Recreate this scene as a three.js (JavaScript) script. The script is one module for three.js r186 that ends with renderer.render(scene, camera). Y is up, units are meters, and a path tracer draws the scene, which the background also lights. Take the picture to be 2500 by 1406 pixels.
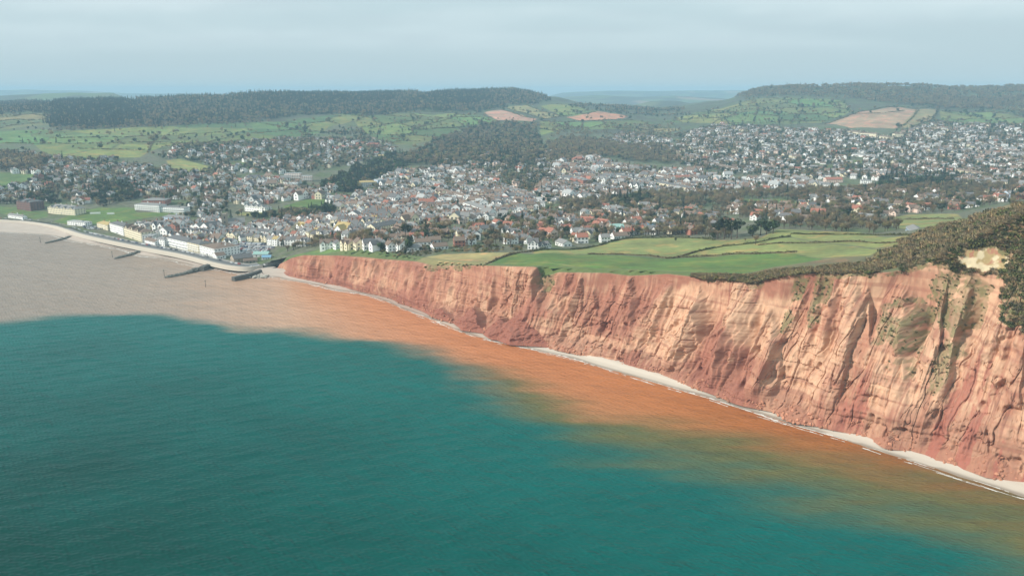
import * as THREE from 'three';
import { mergeGeometries } from 'three/addons/utils/BufferGeometryUtils.js';

// ---------------------------------------------------------------- camera, sky, sun, exposure
const scene = new THREE.Scene();
const EYE = 208, FOCAL = 1925, PITCH = 14.03 * Math.PI / 180;
const camera = new THREE.PerspectiveCamera(2 * Math.atan(703 / FOCAL) * 180 / Math.PI, 2500 / 1406, 1, 40000);
camera.position.set(0, EYE, 0);
camera.rotation.x = -PITCH;
const renderer = new THREE.WebGLRenderer({ antialias: true });
renderer.toneMapping = THREE.LinearToneMapping;
renderer.toneMappingExposure = 1.06;
renderer.shadowMap.enabled = true;

const sun = new THREE.DirectionalLight(new THREE.Color(1, 0.94, 0.85), 5);
sun.position.set(-3000, 2100, 250);
sun.target.position.set(0, 0, -900);
sun.castShadow = true;
sun.shadow.radius = 1.2;
sun.shadow.mapSize.set(4096, 4096);
Object.assign(sun.shadow.camera, { left: -2500, right: 2500, top: 2500, bottom: -2500, near: 100, far: 9000 });
scene.add(sun, sun.target);
scene.fog = new THREE.FogExp2(new THREE.Color(0.53, 0.81, 1.0), 0.000118);

// ---------------------------------------------------------------- numbers and noise
function rng(seed) { let a = seed >>> 0; return () => { a = (a + 0x6D2B79F5) | 0; let t = Math.imul(a ^ (a >>> 15), 1 | a); t = (t + Math.imul(t ^ (t >>> 7), 61 | t)) ^ t; return ((t ^ (t >>> 14)) >>> 0) / 4294967296; }; }
const hash2 = (x, y) => { let h = Math.imul(x, 374761393) + Math.imul(y, 668265263) | 0; h = Math.imul(h ^ (h >>> 13), 1274126177); return ((h ^ (h >>> 16)) >>> 0) / 4294967296; };
function noise(x, y) {
  const ix = Math.floor(x), iy = Math.floor(y), fx = x - ix, fy = y - iy, u = fx * fx * (3 - 2 * fx), v = fy * fy * (3 - 2 * fy);
  const a = hash2(ix, iy), b = hash2(ix + 1, iy), c = hash2(ix, iy + 1), d = hash2(ix + 1, iy + 1);
  return a + (b - a) * u + (c - a) * v + (a - b - c + d) * u * v;
}
function fbm(x, y, n = 4) { let s = 0, a = 0.5, t = 0; for (let i = 0; i < n; i++) { s += a * noise(x, y); t += a; a *= 0.5; x = x * 2.03 + 17.1; y = y * 2.03 + 9.7; } return s / t; }
const clamp = (x, a = 0, b = 1) => Math.min(b, Math.max(a, x)), mix = (a, b, t) => a + (b - a) * t;
const smooth = (a, b, x) => { const t = clamp((x - a) / (b - a)); return t * t * (3 - 2 * t); };
function table(list, x, k = 1) {          // piecewise linear lookup
  if (x <= list[0][0]) return list[0][k];
  for (let i = 1; i < list.length; i++) if (x <= list[i][0]) { const p = list[i - 1], q = list[i]; return mix(p[k], q[k], (x - p[0]) / (q[0] - p[0])); }
  return list[list.length - 1][k];
}
const mix3 = (a, b, t) => [mix(a[0], b[0], t), mix(a[1], b[1], t), mix(a[2], b[2], t)];

// ---------------------------------------------------------------- the sky: thin bright haze with soft streaks of cloud
{
  const W = 1024, H = 512, d = new Float32Array(W * H * 4);
  for (let j = 0; j < H; j++) {
    const el = ((j + 0.5) / H - 0.5) * Math.PI, y = Math.sin(el);
    for (let i = 0; i < W; i++) {
      const az = ((i + 0.5) / W - 0.5) * 2 * Math.PI, x = Math.cos(az) * Math.cos(el), z = Math.sin(az) * Math.cos(el);
      let c;
      if (y < 0) c = [0.44, 0.56, 0.61];
      else {
        const low = [0.485, 0.615, 0.66], high = [0.60, 0.765, 0.815];
        c = mix3(low, high, smooth(0.0, 0.22, y));
        const k = 1 / (y + 0.10), cx = x * k, cz = z * k;
        const veil = fbm(cx * 0.55 + 3.1, cz * 1.15 + 8.2, 5), streak = fbm(cx * 0.9 + 11, cz * 3.6 + 2, 5);
        const a = smooth(0.40, 0.72, veil * 0.65 + streak * 0.35) * smooth(0.01, 0.10, y);
        c = mix3(c, [0.72, 0.84, 0.875], a * 0.6);
        const dark = smooth(0.54, 0.70, fbm(cx * 1.3 + 40, cz * 5.2 + 21, 5)) * smooth(0.02, 0.07, y) * (1 - smooth(0.16, 0.4, y));
        c = mix3(c, [0.50, 0.60, 0.66], dark * 0.2);
      }
      const o = (j * W + i) * 4; d[o] = c[0]; d[o + 1] = c[1]; d[o + 2] = c[2]; d[o + 3] = 1;
    }
  }
  const t = new THREE.DataTexture(d, W, H, THREE.RGBAFormat, THREE.FloatType);
  t.mapping = THREE.EquirectangularReflectionMapping; t.magFilter = t.minFilter = THREE.LinearFilter; t.wrapS = THREE.RepeatWrapping; t.needsUpdate = true;
  scene.background = t; scene.environment = t;
}

// ---------------------------------------------------------------- survey: bearing and depression read off the photograph give real map positions
const K = 1.6;                                   // survey unit to metres
const cosP = Math.cos(PITCH), sinP = Math.sin(PITCH);
function sight(px, py) { const u = (px - 1250) / FOCAL, v = (703 - py) / FOCAL, f = cosP + v * sinP; return { a: u / f, s: (sinP - v * cosP) / f }; }
const level = (px, py, y = 0) => { const r = sight(px, py), D = (EYE - y) / r.s; return { x: r.a * D, d: D }; };
function toPhoto(x, y, d) { const f = d, dy = y - EYE, zc = f * cosP - dy * sinP, yc = f * sinP + dy * cosP; return [1250 + FOCAL * x / zc, 703 - FOCAL * yc / zc]; }

// names, labels, materials
const used = new Map();
function numbered(name) { const n = used.get(name) ?? 0; used.set(name, n + 1); return n ? name + '_' + String(n).padStart(3, '0') : name; }
function tag(o, label, category, group, kind) { o.userData = { label, category }; if (group) o.userData.group = group; if (kind) o.userData.kind = kind; return o; }
function top(o, name, label, category, group, kind) { o.name = numbered(name); scene.add(o); o.castShadow = o.receiveShadow = true; return tag(o, label, category, group, kind); }
function part(parent, name, geo, mat) { const m = new THREE.Mesh(geo, mat); m.name = name; m.castShadow = m.receiveShadow = true; parent.add(m); return m; }
const rgb = (r, g, b) => new THREE.Color().setRGB(r, g, b);
const mat = (r, g, b, rough = 0.9, extra = {}) => new THREE.MeshStandardMaterial({ color: rgb(r, g, b), roughness: rough, ...extra });
function bytes(W, H, f, srgb = true) {           // texture from f(i, j) -> [r, g, b] in 0..1 (sRGB when srgb)
  const d = new Uint8Array(W * H * 4);
  for (let j = 0; j < H; j++) for (let i = 0; i < W; i++) { const c = f(i, j), o = (j * W + i) * 4; d[o] = clamp(c[0]) * 255; d[o + 1] = clamp(c[1]) * 255; d[o + 2] = clamp(c[2]) * 255; d[o + 3] = 255; }
  const t = new THREE.DataTexture(d, W, H); t.magFilter = t.minFilter = THREE.LinearFilter; if (srgb) t.colorSpace = THREE.SRGBColorSpace; t.needsUpdate = true; return t;
}
const toS = (x) => x <= 0.0031308 ? x * 12.92 : 1.055 * Math.pow(x, 1 / 2.4) - 0.055;
const toS3 = (c) => [toS(c[0]), toS(c[1]), toS(c[2])];
function gridMesh(nu, nv, f) {                   // f(i, j) -> {p:[x,y,z], c:[r,g,b]}
  const pos = new Float32Array(nu * nv * 3), col = new Float32Array(nu * nv * 3), uv = new Float32Array(nu * nv * 2), idx = [];
  let hasC = false;
  for (let j = 0; j < nv; j++) for (let i = 0; i < nu; i++) {
    const v = f(i, j), k = j * nu + i; pos.set(v.p, k * 3); if (v.c) { hasC = true; col.set(v.c, k * 3); }
    uv[k * 2] = v.p[0] / 1000; uv[k * 2 + 1] = -v.p[2] / 1000;
  }
  for (let j = 0; j < nv - 1; j++) for (let i = 0; i < nu - 1; i++) { const a = j * nu + i, b = a + 1, c = a + nu, e = c + 1; idx.push(a, b, e, a, e, c); }
  const g = new THREE.BufferGeometry(); g.setAttribute('position', new THREE.BufferAttribute(pos, 3)); if (hasC) g.setAttribute('color', new THREE.BufferAttribute(col, 3));
  g.setAttribute('uv', new THREE.BufferAttribute(uv, 2)); g.setIndex(idx); g.computeVertexNormals(); return g;
}
const inside = (poly, x, y) => { let r = false; for (let i = 0, j = poly.length - 1; i < poly.length; j = i++) { const a = poly[i], b = poly[j]; if ((a[1] > y) !== (b[1] > y) && x < (b[0] - a[0]) * (y - a[1]) / (b[1] - a[1]) + a[0]) r = !r; } return r; };
function segDist(pts, x, d) {                    // distance to a polyline of {x,d}, and which side (positive: inland, away from the sea)
  let best = 1e9, side = 1, at = 0;
  for (let i = 0; i < pts.length - 1; i++) {
    const p = pts[i], q = pts[i + 1], vx = q.x - p.x, vd = q.d - p.d, t = clamp(((x - p.x) * vx + (d - p.d) * vd) / (vx * vx + vd * vd));
    const ex = x - p.x - vx * t, ed = d - p.d - vd * t, e = ex * ex + ed * ed;
    if (e < best - 1e-9) { best = e; side = vx * ed - vd * ex; at = i + t; }
  }
  return { dist: Math.sqrt(best) * Math.sign(side || 1), at };
}
function resample(pts, step) {                   // Catmull-Rom through {x,d}
  const c = new THREE.CatmullRomCurve3(pts.map((p) => new THREE.Vector3(p.x, 0, p.d)), false, 'centripetal');
  const n = Math.max(2, Math.round(c.getLength() / step)); return c.getSpacedPoints(n).map((p) => ({ x: p.x, d: p.z }));
}

// ---------------------------------------------------------------- the coast, in map metres
const line = (list, y) => list.map(([px, py]) => level(px, py, y));
const shorePts = line([[-500, 545], [-200, 556], [0, 567], [60, 570], [130, 576], [160, 586], [210, 595], [262, 604], [310, 613], [335, 624], [380, 629], [430, 639], [475, 650], [515, 656], [560, 664], [600, 674], [640, 679], [664, 676],
  [700, 683], [760, 693], [815, 707], [880, 718], [940, 735], [980, 752], [1050, 778], [1100, 800], [1150, 818], [1200, 831], [1300, 853], [1368, 868], [1508, 908], [1620, 940], [1746, 976], [1800, 994], [1919, 1032], [1994, 1054], [2175, 1110], [2320, 1156], [2500, 1213], [2750, 1300], [3000, 1400]], 0);
const basePts = line([[668, 648], [680, 655], [700, 668], [760, 680], [830, 694], [880, 706], [940, 719], [1000, 742], [1080, 772], [1150, 797], [1210, 816], [1326, 838], [1368, 850], [1463, 868], [1536, 889], [1592, 904], [1676, 932], [1760, 962], [1802, 979], [1919, 1004], [1994, 1031], [2118, 1059], [2170, 1081], [2281, 1103], [2351, 1129], [2417, 1147], [2500, 1168], [2750, 1250], [3000, 1345]], 4);
const promPts = line([[-500, 520], [-200, 528], [0, 538], [60, 542], [130, 553], [195, 573], [260, 588], [350, 606], [440, 623], [520, 643], [560, 651], [600, 654], [640, 650], [668, 645]], 7);
const shore = resample(shorePts, 6), base = resample(basePts, 4), prom = resample(promPts, 5);

// cliff-top edge: bearing and depression, met with the base line set back inland by w
const topPhoto = [[680, 646], [690, 640], [710, 630], [738, 623], [832, 625], [884, 629], [936, 634], [1014, 639], [1053, 649], [1113, 649], [1170, 649], [1300, 652], [1311, 654], [1320, 680], [1336, 675], [1362, 666], [1420, 667], [1480, 668], [1535, 675], [1630, 670], [1720, 680], [1790, 684], [1826, 690], [1850, 690], [1880, 679], [1930, 672], [2000, 665], [2050, 669], [2085, 664], [2120, 667], [2170, 666], [2210, 659], [2260, 644], [2290, 634], [2340, 603], [2400, 573], [2450, 549], [2500, 526], [2600, 490], [2750, 470], [2950, 460]];
const setback = [[680, 3], [760, 7], [900, 14], [1250, 27], [1600, 38], [1900, 50], [2200, 66], [2500, 84], [2950, 92]];
const edge = [];
for (let px = 680; px <= 2940; px += 6) {
  const py = table(topPhoto, px), r = sight(px, py), w = table(setback, px);
  let D = 380; for (; D < 1200; D += 0.5) if (segDist(base, r.a * D, D).dist > w) break;
  edge.push({ x: r.a * D, d: D, y: EYE - r.s * D, px });
}
// soften the plan of the edge, keep its skyline
for (let k = 0; k < 2; k++) for (let i = 1; i < edge.length - 1; i++) { const f = (edge[i - 1].d + edge[i].d * 2 + edge[i + 1].d) / 4, r = f / edge[i].d, py = table(topPhoto, edge[i].px), s = sight(edge[i].px, py); edge[i].d = f; edge[i].x *= r; edge[i].y = EYE - s.s * f; }
const coast = [...prom.slice(0, -2), ...edge];   // inland of this line lies the land

// ---------------------------------------------------------------- lie of the land: profiles along bearings, [depression mark, distance] or [null, distance, height]
const profiles = [
  [-350, [[528, 800], [510, 840], [480, 910], [450, 975], [430, 1030], [400, 1120], [370, 1240], [330, 1440], [300, 1640], [280, 1780], [262, 1920], [258, 2040], [null, 2300, 97], [null, 2600, 104], [null, 3200, 100]]],
  [0, [[530, 799], [510, 835], [480, 900], [450, 960], [430, 1010], [400, 1100], [370, 1220], [330, 1420], [300, 1620], [285, 1760], [271, 1900], [266, 2000], [null, 2300, 88], [null, 2600, 92], [null, 3200, 90]]],
  [300, [[575, 695], [540, 760], [500, 850], [460, 950], [420, 1060], [390, 1170], [360, 1300], [330, 1450], [305, 1620], [284, 1780], [262, 1980], [252, 2150], [null, 2400, 99], [null, 2700, 97], [null, 3200, 92]]],
  [600, [[640, 585], [600, 650], [560, 722], [520, 820], [490, 900], [450, 1010], [410, 1140], [380, 1260], [350, 1400], [320, 1580], [300, 1740], [275, 1920], [250, 2130], [236, 2350], [null, 2700, 115], [null, 3200, 105]]],
  [900, [[630, 503], [610, 525], [595, 545], [570, 600], [540, 700], [510, 805], [480, 910], [450, 1030], [410, 1190], [380, 1330], [350, 1490], [320, 1680], [290, 1880], [270, 2050], [247, 2280], [235, 2500], [null, 2900, 112], [null, 3300, 100]]],
  [1250, [[652, 430], [605, 500], [600, 515], [560, 620], [520, 760], [480, 905], [450, 1030], [400, 1270], [370, 1430], [340, 1630], [310, 1830], [290, 1960], [270, 2130], [250, 2350], [221, 2700], [null, 2950, 130], [null, 3300, 95]]],
  [1335, [[655, 415], [612, 480], [598, 525], [560, 625], [520, 765], [480, 910], [450, 1035], [405, 1250], [375, 1410], [345, 1600], [315, 1810], [290, 2000], [268, 2210], [252, 2400], [241, 2600], [null, 2900, 108], [null, 3300, 80]]],
  [1430, [[668, 395], [620, 480], [597, 535], [560, 630], [520, 770], [480, 915], [450, 1040], [410, 1220], [380, 1390], [350, 1580], [320, 1800], [290, 2050], [268, 2300], [258, 2450], [null, 2900, 84], [null, 3300, 66]]],
  [1600, [[672, 375], [640, 430], [600, 510], [575, 570], [550, 650], [520, 760], [480, 910], [450, 1040], [410, 1220], [380, 1390], [350, 1590], [320, 1820], [300, 2000], [282, 2250], [268, 2600], [null, 3200, 64]]],
  [1750, [[682, 358], [640, 420], [590, 505], [575, 545], [555, 620], [520, 750], [480, 900], [450, 1030], [410, 1210], [380, 1370], [350, 1550], [320, 1750], [300, 1920], [272, 2250], [250, 2600], [null, 3200, 92]]],
  [1850, [[686, 350], [640, 408], [595, 470], [570, 515], [555, 560], [525, 680], [490, 830], [460, 960], [425, 1120], [390, 1310], [360, 1480], [330, 1680], [300, 1890], [270, 2150], [238, 2450], [218, 2700], [null, 3200, 130]]],
  [1920, [[674, 342], [640, 400], [600, 450], [565, 500], [555, 530], [530, 630], [500, 770], [470, 900], [440, 1040], [400, 1250], [370, 1420], [340, 1600], [310, 1800], [290, 1960], [260, 2200], [235, 2420], [213, 2650], [null, 3200, 138]]],
  [2150, [[667, 322], [640, 350], [610, 400], [580, 450], [562, 500], [540, 580], [520, 660], [490, 790], [460, 920], [430, 1060], [400, 1210], [370, 1360], [340, 1520], [310, 1700], [280, 1920], [255, 2150], [230, 2400], [213, 2600], [null, 3200, 138]]],
  [2350, [[600, 335], [556, 378], [null, 430, 61], [null, 500, 48], [530, 600], [510, 690], [480, 830], [450, 970], [420, 1110], [390, 1250], [360, 1400], [330, 1580], [300, 1800], [270, 2080], [250, 2280], [225, 2550], [213, 2700], [null, 3200, 138]]],
  [2500, [[526, 335], [504, 385], [null, 440, 69], [null, 520, 53], [480, 740], [455, 880], [430, 1010], [400, 1170], [370, 1330], [340, 1500], [310, 1700], [290, 1850], [270, 2050], [250, 2250], [226, 2500], [213, 2650], [null, 3200, 140]]],
  [2950, [[null, 300, 84], [null, 385, 82], [null, 440, 74], [null, 520, 58], [470, 740], [450, 880], [430, 1010], [400, 1170], [370, 1330], [340, 1500], [310, 1700], [290, 1850], [270, 2050], [250, 2250], [226, 2500], [213, 2650], [null, 3200, 140]]],
].map(([px, l]) => {
  const p = l.map(([py, D, H]) => [D * K, py === null ? H * K : EYE - sight(px, py).s * D * K]);
  const m = p.map((q, i) => i === 0 || i === p.length - 1 ? 0 : (p[i + 1][1] - p[i - 1][1]) / (p[i + 1][0] - p[i - 1][0]));
  return { a: (px - 1250) / FOCAL / 1.005, p, m };
});
function profileAt({ p, m }, D) {
  if (D <= p[0][0]) return p[0][1];
  for (let i = 1; i < p.length; i++) if (D <= p[i][0]) {
    const h = p[i][0] - p[i - 1][0], t = (D - p[i - 1][0]) / h, t2 = t * t, t3 = t2 * t;
    return (2 * t3 - 3 * t2 + 1) * p[i - 1][1] + (t3 - 2 * t2 + t) * h * m[i - 1] + (3 * t2 - 2 * t3) * p[i][1] + (t3 - t2) * h * m[i];
  }
  return p[p.length - 1][1];
}
function landHeight(x, d) {
  const a = x / d; let i = 1; while (i < profiles.length - 1 && a > profiles[i].a) i++;
  const A = profiles[i - 1], B = profiles[i], t = clamp((a - A.a) / (B.a - A.a));
  let h = mix(profileAt(A, d), profileAt(B, d), t * t * (3 - 2 * t) * 0.5 + t * 0.5);
  const rough = smooth(900, 3200, d);
  h += (fbm(x / 90, d / 90, 3) - 0.5) * mix(2.2, 9, rough) + (fbm(x / 300 + 9, d / 300, 2) - 0.5) * 24 * rough;
  return Math.max(h, 7.2 - 3 * smooth(1200, 1000, d));
}
function ground(px, py) {                        // where a sight line meets the land
  const r = sight(px, py); let lo = 480, step = 12, D = lo;
  while (D < 5200 && EYE - r.s * D > landHeight(r.a * D, D)) D += step;
  lo = D - step; let hi = D; for (let k = 0; k < 12; k++) { const m = (lo + hi) / 2; if (EYE - r.s * m > landHeight(r.a * m, m)) lo = m; else hi = m; }
  return { x: r.a * hi, d: hi, y: landHeight(r.a * hi, hi) };
}

// ---------------------------------------------------------------- land cover map
const GREEN = [0.085, 0.140, 0.036], DULL = [0.105, 0.125, 0.045], LUSH = [0.085, 0.145, 0.026], PALE = [0.182, 0.198, 0.060], STRAW = [0.30, 0.245, 0.10], SOIL = [0.36, 0.215, 0.145], REDSOIL = [0.40, 0.20, 0.115], TANSOIL = [0.30, 0.205, 0.125];
const WOODFLOOR = [0.060, 0.058, 0.032], TOWN = [0.105, 0.105, 0.062];
const covers = [                                  // outline by survey marks, colour
  [null, '', [[1700, 700], [1850, 660], [1990, 634], [2130, 612], [2300, 572], [2500, 488], [2950, 455], [2950, 640], [2500, 640], [2290, 700]], [0.135, 0.120, 0.055]],
  // clifftop meadows
  ['meadow', 'pale green clifftop meadow sloping towards the town houses', [[1302, 614], [1364, 610], [1462, 600], [1498, 589], [1546, 582], [1644, 580], [1700, 582], [1800, 586], [1860, 580], [1900, 560], [1980, 563], [2100, 567], [2250, 571], [2300, 575], [2250, 588], [2150, 605], [2020, 592], [1930, 578], [1815, 597], [1697, 616], [1636, 630], [1532, 622], [1437, 620], [1302, 622]], PALE],
  ['meadow', 'pale green meadow strip between the two long clifftop hedges', [[1697, 616], [1815, 597], [1930, 580], [2020, 593], [2160, 606], [2120, 625], [2000, 630], [1943, 618], [1764, 624], [1636, 631]], PALE],
  ['meadow', 'dark green meadow running along the red cliff edge', [[1182, 648], [1218, 632], [1266, 618], [1302, 621], [1437, 622], [1532, 624], [1636, 632], [1764, 625], [1943, 619], [2010, 632], [1900, 650], [1800, 670], [1780, 690], [1480, 690], [1300, 675], [1180, 665]], LUSH],
  ['meadow', 'straw coloured grass field beside the cliff scrub', [[1015, 640], [1040, 627], [1080, 621], [1190, 617], [1262, 617], [1216, 631], [1180, 648], [1110, 668], [1015, 655]], STRAW],
  ['meadow', 'narrow green lawn slope above the low end of the red cliff', [[660, 640], [720, 622], [790, 606], [840, 603], [1000, 625], [1010, 640], [930, 648], [830, 640], [700, 645]], GREEN],
  ['meadow', 'pale green field with a hedge beyond the bare scrub hillside', [[2178, 531], [2220, 524], [2340, 522], [2420, 524], [2400, 545], [2330, 556], [2180, 552]], PALE],
  // sports fields and lawns
  ['lawn', 'green cricket field in front of the long white hotel', [[128, 540], [190, 517], [240, 508], [330, 508], [330, 518], [450, 520], [400, 527], [330, 535], [270, 546], [210, 550], [160, 548]], LUSH],
  ['lawn', 'green slope below the dark brick hotel', [[-60, 500], [40, 506], [75, 515], [115, 517], [115, 530], [80, 536], [40, 524], [-60, 518]], GREEN],
  ['lawn', 'green rugby field behind the dark clump of trees', [[690, 503], [745, 488], [790, 485], [822, 495], [800, 502], [760, 511], [700, 512]], LUSH],
  ['lawn', 'yellow-green lawn in front of the white villa hotel', [[575, 519], [650, 515], [662, 522], [640, 528], [575, 525]], PALE],
  // farmland
  [null, '', [[-300, 284], [0, 279], [122, 277], [125, 304], [0, 316], [-300, 322]], DULL],
  [null, '', [[-300, 325], [0, 320], [200, 318], [420, 308], [560, 300], [700, 296], [760, 330], [640, 345], [540, 352], [400, 356], [360, 372], [340, 384], [120, 386], [80, 352], [0, 350], [-300, 350]], GREEN],
  [null, '', [[640, 300], [780, 285], [880, 270], [890, 292], [800, 310], [760, 328], [720, 320]], GREEN],
  [null, '', [[405, 392], [440, 388], [518, 408], [512, 416], [450, 421], [412, 406]], PALE],
  [null, '', [[-200, 425], [0, 420], [105, 426], [60, 450], [0, 462], [-200, 470]], GREEN],
  [null, '', [[865, 296], [900, 283], [960, 276], [1060, 280], [1120, 276], [1180, 282], [1215, 297], [1130, 312], [1085, 330], [1020, 352], [960, 352], [905, 332]], GREEN],
  [null, '', [[1182, 274], [1225, 268], [1312, 290], [1300, 296], [1215, 293]], SOIL],
  [null, '', [[1230, 262], [1285, 257], [1368, 284], [1330, 290]], [0.20, 0.19, 0.075]],
  [null, '', [[1320, 259], [1385, 253], [1462, 271], [1440, 280], [1372, 284]], GREEN],
  [null, '', [[1383, 286], [1462, 271], [1535, 283], [1505, 291], [1420, 294]], REDSOIL],
  [null, '', [[1318, 296], [1420, 297], [1420, 312], [1320, 330]], GREEN], [null, '', [[1425, 298], [1540, 292], [1600, 300], [1560, 318], [1425, 316]], GREEN],
  [null, '', [[1545, 304], [1640, 300], [1660, 318], [1560, 322]], DULL],
  [null, '', [[1620, 298], [1700, 275], [1830, 243], [2062, 247], [2085, 272], [2010, 300], [1780, 306], [1700, 300]], GREEN],
  [null, '', [[2015, 303], [2080, 280], [2200, 262], [2245, 268], [2215, 300], [2190, 314], [2080, 312]], TANSOIL],
  [null, '', [[2245, 267], [2292, 268], [2275, 292], [2225, 312], [2195, 313]], [0.21, 0.185, 0.085]],
  [null, '', [[2295, 270], [2420, 272], [2520, 290], [2800, 290], [2800, 310], [2500, 305], [2300, 302]], GREEN],
  [null, '', [[1800, 487], [1900, 486], [1955, 492], [1950, 502], [1860, 502], [1810, 498]], GREEN],
  [null, '', [[1985, 399], [2045, 404], [2030, 412], [1990, 410]], GREEN], [null, '', [[2060, 390], [2130, 392], [2120, 398], [2065, 398]], GREEN],
  [null, '', [[560, 395], [600, 393], [602, 402], [565, 404]], GREEN],
];
for (const c of covers) c.push(c[2].map(([px, py]) => { const g = ground(px, py); return [g.x, g.d]; }));

// hedged field pattern of the hill farmland: which field, how far from its hedge
function fieldCell(x, d) {
  const S = 175, wx = x + (fbm(x / 150, d / 150, 2) - 0.5) * 90, wd = d * 0.8 + (fbm(x / 150 + 9, d / 150, 2) - 0.5) * 90, ci = Math.floor(wx / S), cj = Math.floor(wd / S); let b1 = 1e9, b2 = 1e9, id = 0;
  for (let i = -1; i <= 1; i++) for (let j = -1; j <= 1; j++) { const a = ci + i, b = cj + j, e = Math.hypot((a + 0.15 + 0.7 * hash2(a, b * 7 + 3)) * S - wx, (b + 0.15 + 0.7 * hash2(a + 50, b)) * S - wd); if (e < b1) { b2 = b1; b1 = e; id = hash2(a * 3 + 1, b * 5); } else if (e < b2) b2 = e; }
  return { id, rim: (b2 - b1) / 2 };
}
function coverMap(x0, x1, d0, d1, W, H, fallback) {
  const cv = document.createElement('canvas'); cv.width = W; cv.height = H; const g = cv.getContext('2d');
  const X = (x) => (x - x0) / (x1 - x0) * W, Y = (d) => (d - d0) / (d1 - d0) * H, css = (c) => 'rgb(' + toS3(c).map((v) => Math.round(v * 255)).join(',') + ')';
  g.fillStyle = css(fallback); g.fillRect(0, 0, W, H);
  for (const c of covers) { g.fillStyle = css(c[3]); g.beginPath(); c[4].forEach(([x, d], i) => g[i ? 'lineTo' : 'moveTo'](X(x), Y(d))); g.closePath(); g.fill(); }
  g.strokeStyle = css([0.27, 0.25, 0.11]); g.lineWidth = 0.9; for (const way of [[[1374, 645], [1432, 658], [1536, 660], [1704, 662], [1790, 655]], [[1190, 646], [1300, 640], [1374, 645]], [[1310, 618], [1420, 612], [1560, 606], [1680, 600]], [[1950, 585], [2060, 582], [2180, 580]]]) { g.beginPath(); way.forEach(([a, b], i) => { const q = ground(a, b); g[i ? 'lineTo' : 'moveTo'](X(q.x), Y(q.d)); }); g.stroke(); }
  const src = g.getImageData(0, 0, W, H).data, fb = toS3(fallback);
  return bytes(W, H, (i, j) => {
    const x = x0 + (i + 0.5) / W * (x1 - x0), d = d0 + (j + 0.5) / H * (d1 - d0), o = (j * W + i) * 4; let c = [src[o] / 255, src[o + 1] / 255, src[o + 2] / 255];
    const field = Math.abs(c[0] - fb[0]) + Math.abs(c[1] - fb[1]) > 0.01;
    const n = fbm(x / 35, d / 35, 4), f = noise(x / 3.1, d / 3.1), m = fbm(x / 14 + 50, d / 14, 3);
    if (field) { const mow = d < 1500 ? 0.05 * Math.sin((x * 0.5 + d * 0.9) / 1.9 + n * 3) : 0, k = 0.72 + 0.40 * n + 0.16 * f + mow; c = [c[0] * k * (0.92 + 0.2 * m), c[1] * k, c[2] * k]; if (d > 1900 && c[1] > c[0] * 1.03) { const q = fieldCell(x, d), v = 0.86 + 0.3 * q.id; c = [c[0] * v * (0.9 + 0.35 * (q.id * 7 % 1)), c[1] * v, c[2] * v]; if (q.rim < 2.2) c = mix3(c, toS3([0.06, 0.065, 0.03]), 0.75); } if (m > 0.62) c = mix3(c, [c[0] * 1.22, c[1] * 1.06, c[2] * 1.1], 0.6); }
    else { const green = smooth(0.42, 0.6, n), grey = smooth(0.55, 0.7, m); c = mix3(c, toS3([0.075, 0.10, 0.035]), green * 0.8); c = mix3(c, toS3([0.15, 0.14, 0.115]), grey * 0.4 * smooth(3000, 1700, d)); const k = 0.8 + 0.4 * f; c = c.map((v) => v * k); }
    return c;
  });
}
function mapped(t, x0, x1, d0, d1) { t.repeat.set(1000 / (x1 - x0), 1000 / (d1 - d0)); t.offset.set(-x0 / (x1 - x0), -d0 / (d1 - d0)); return t; }
const nearBox = [-1900, 2000, 480, 2900], farBox = [-4300, 4600, 2700, 5200];
const nearLand = new THREE.MeshStandardMaterial({ map: mapped(coverMap(...nearBox, 2048, 1536, TOWN), ...nearBox), roughness: 1 });
const farLand = new THREE.MeshStandardMaterial({ map: mapped(coverMap(...farBox, 2048, 1024, WOODFLOOR), ...farBox), roughness: 1 });

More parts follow.
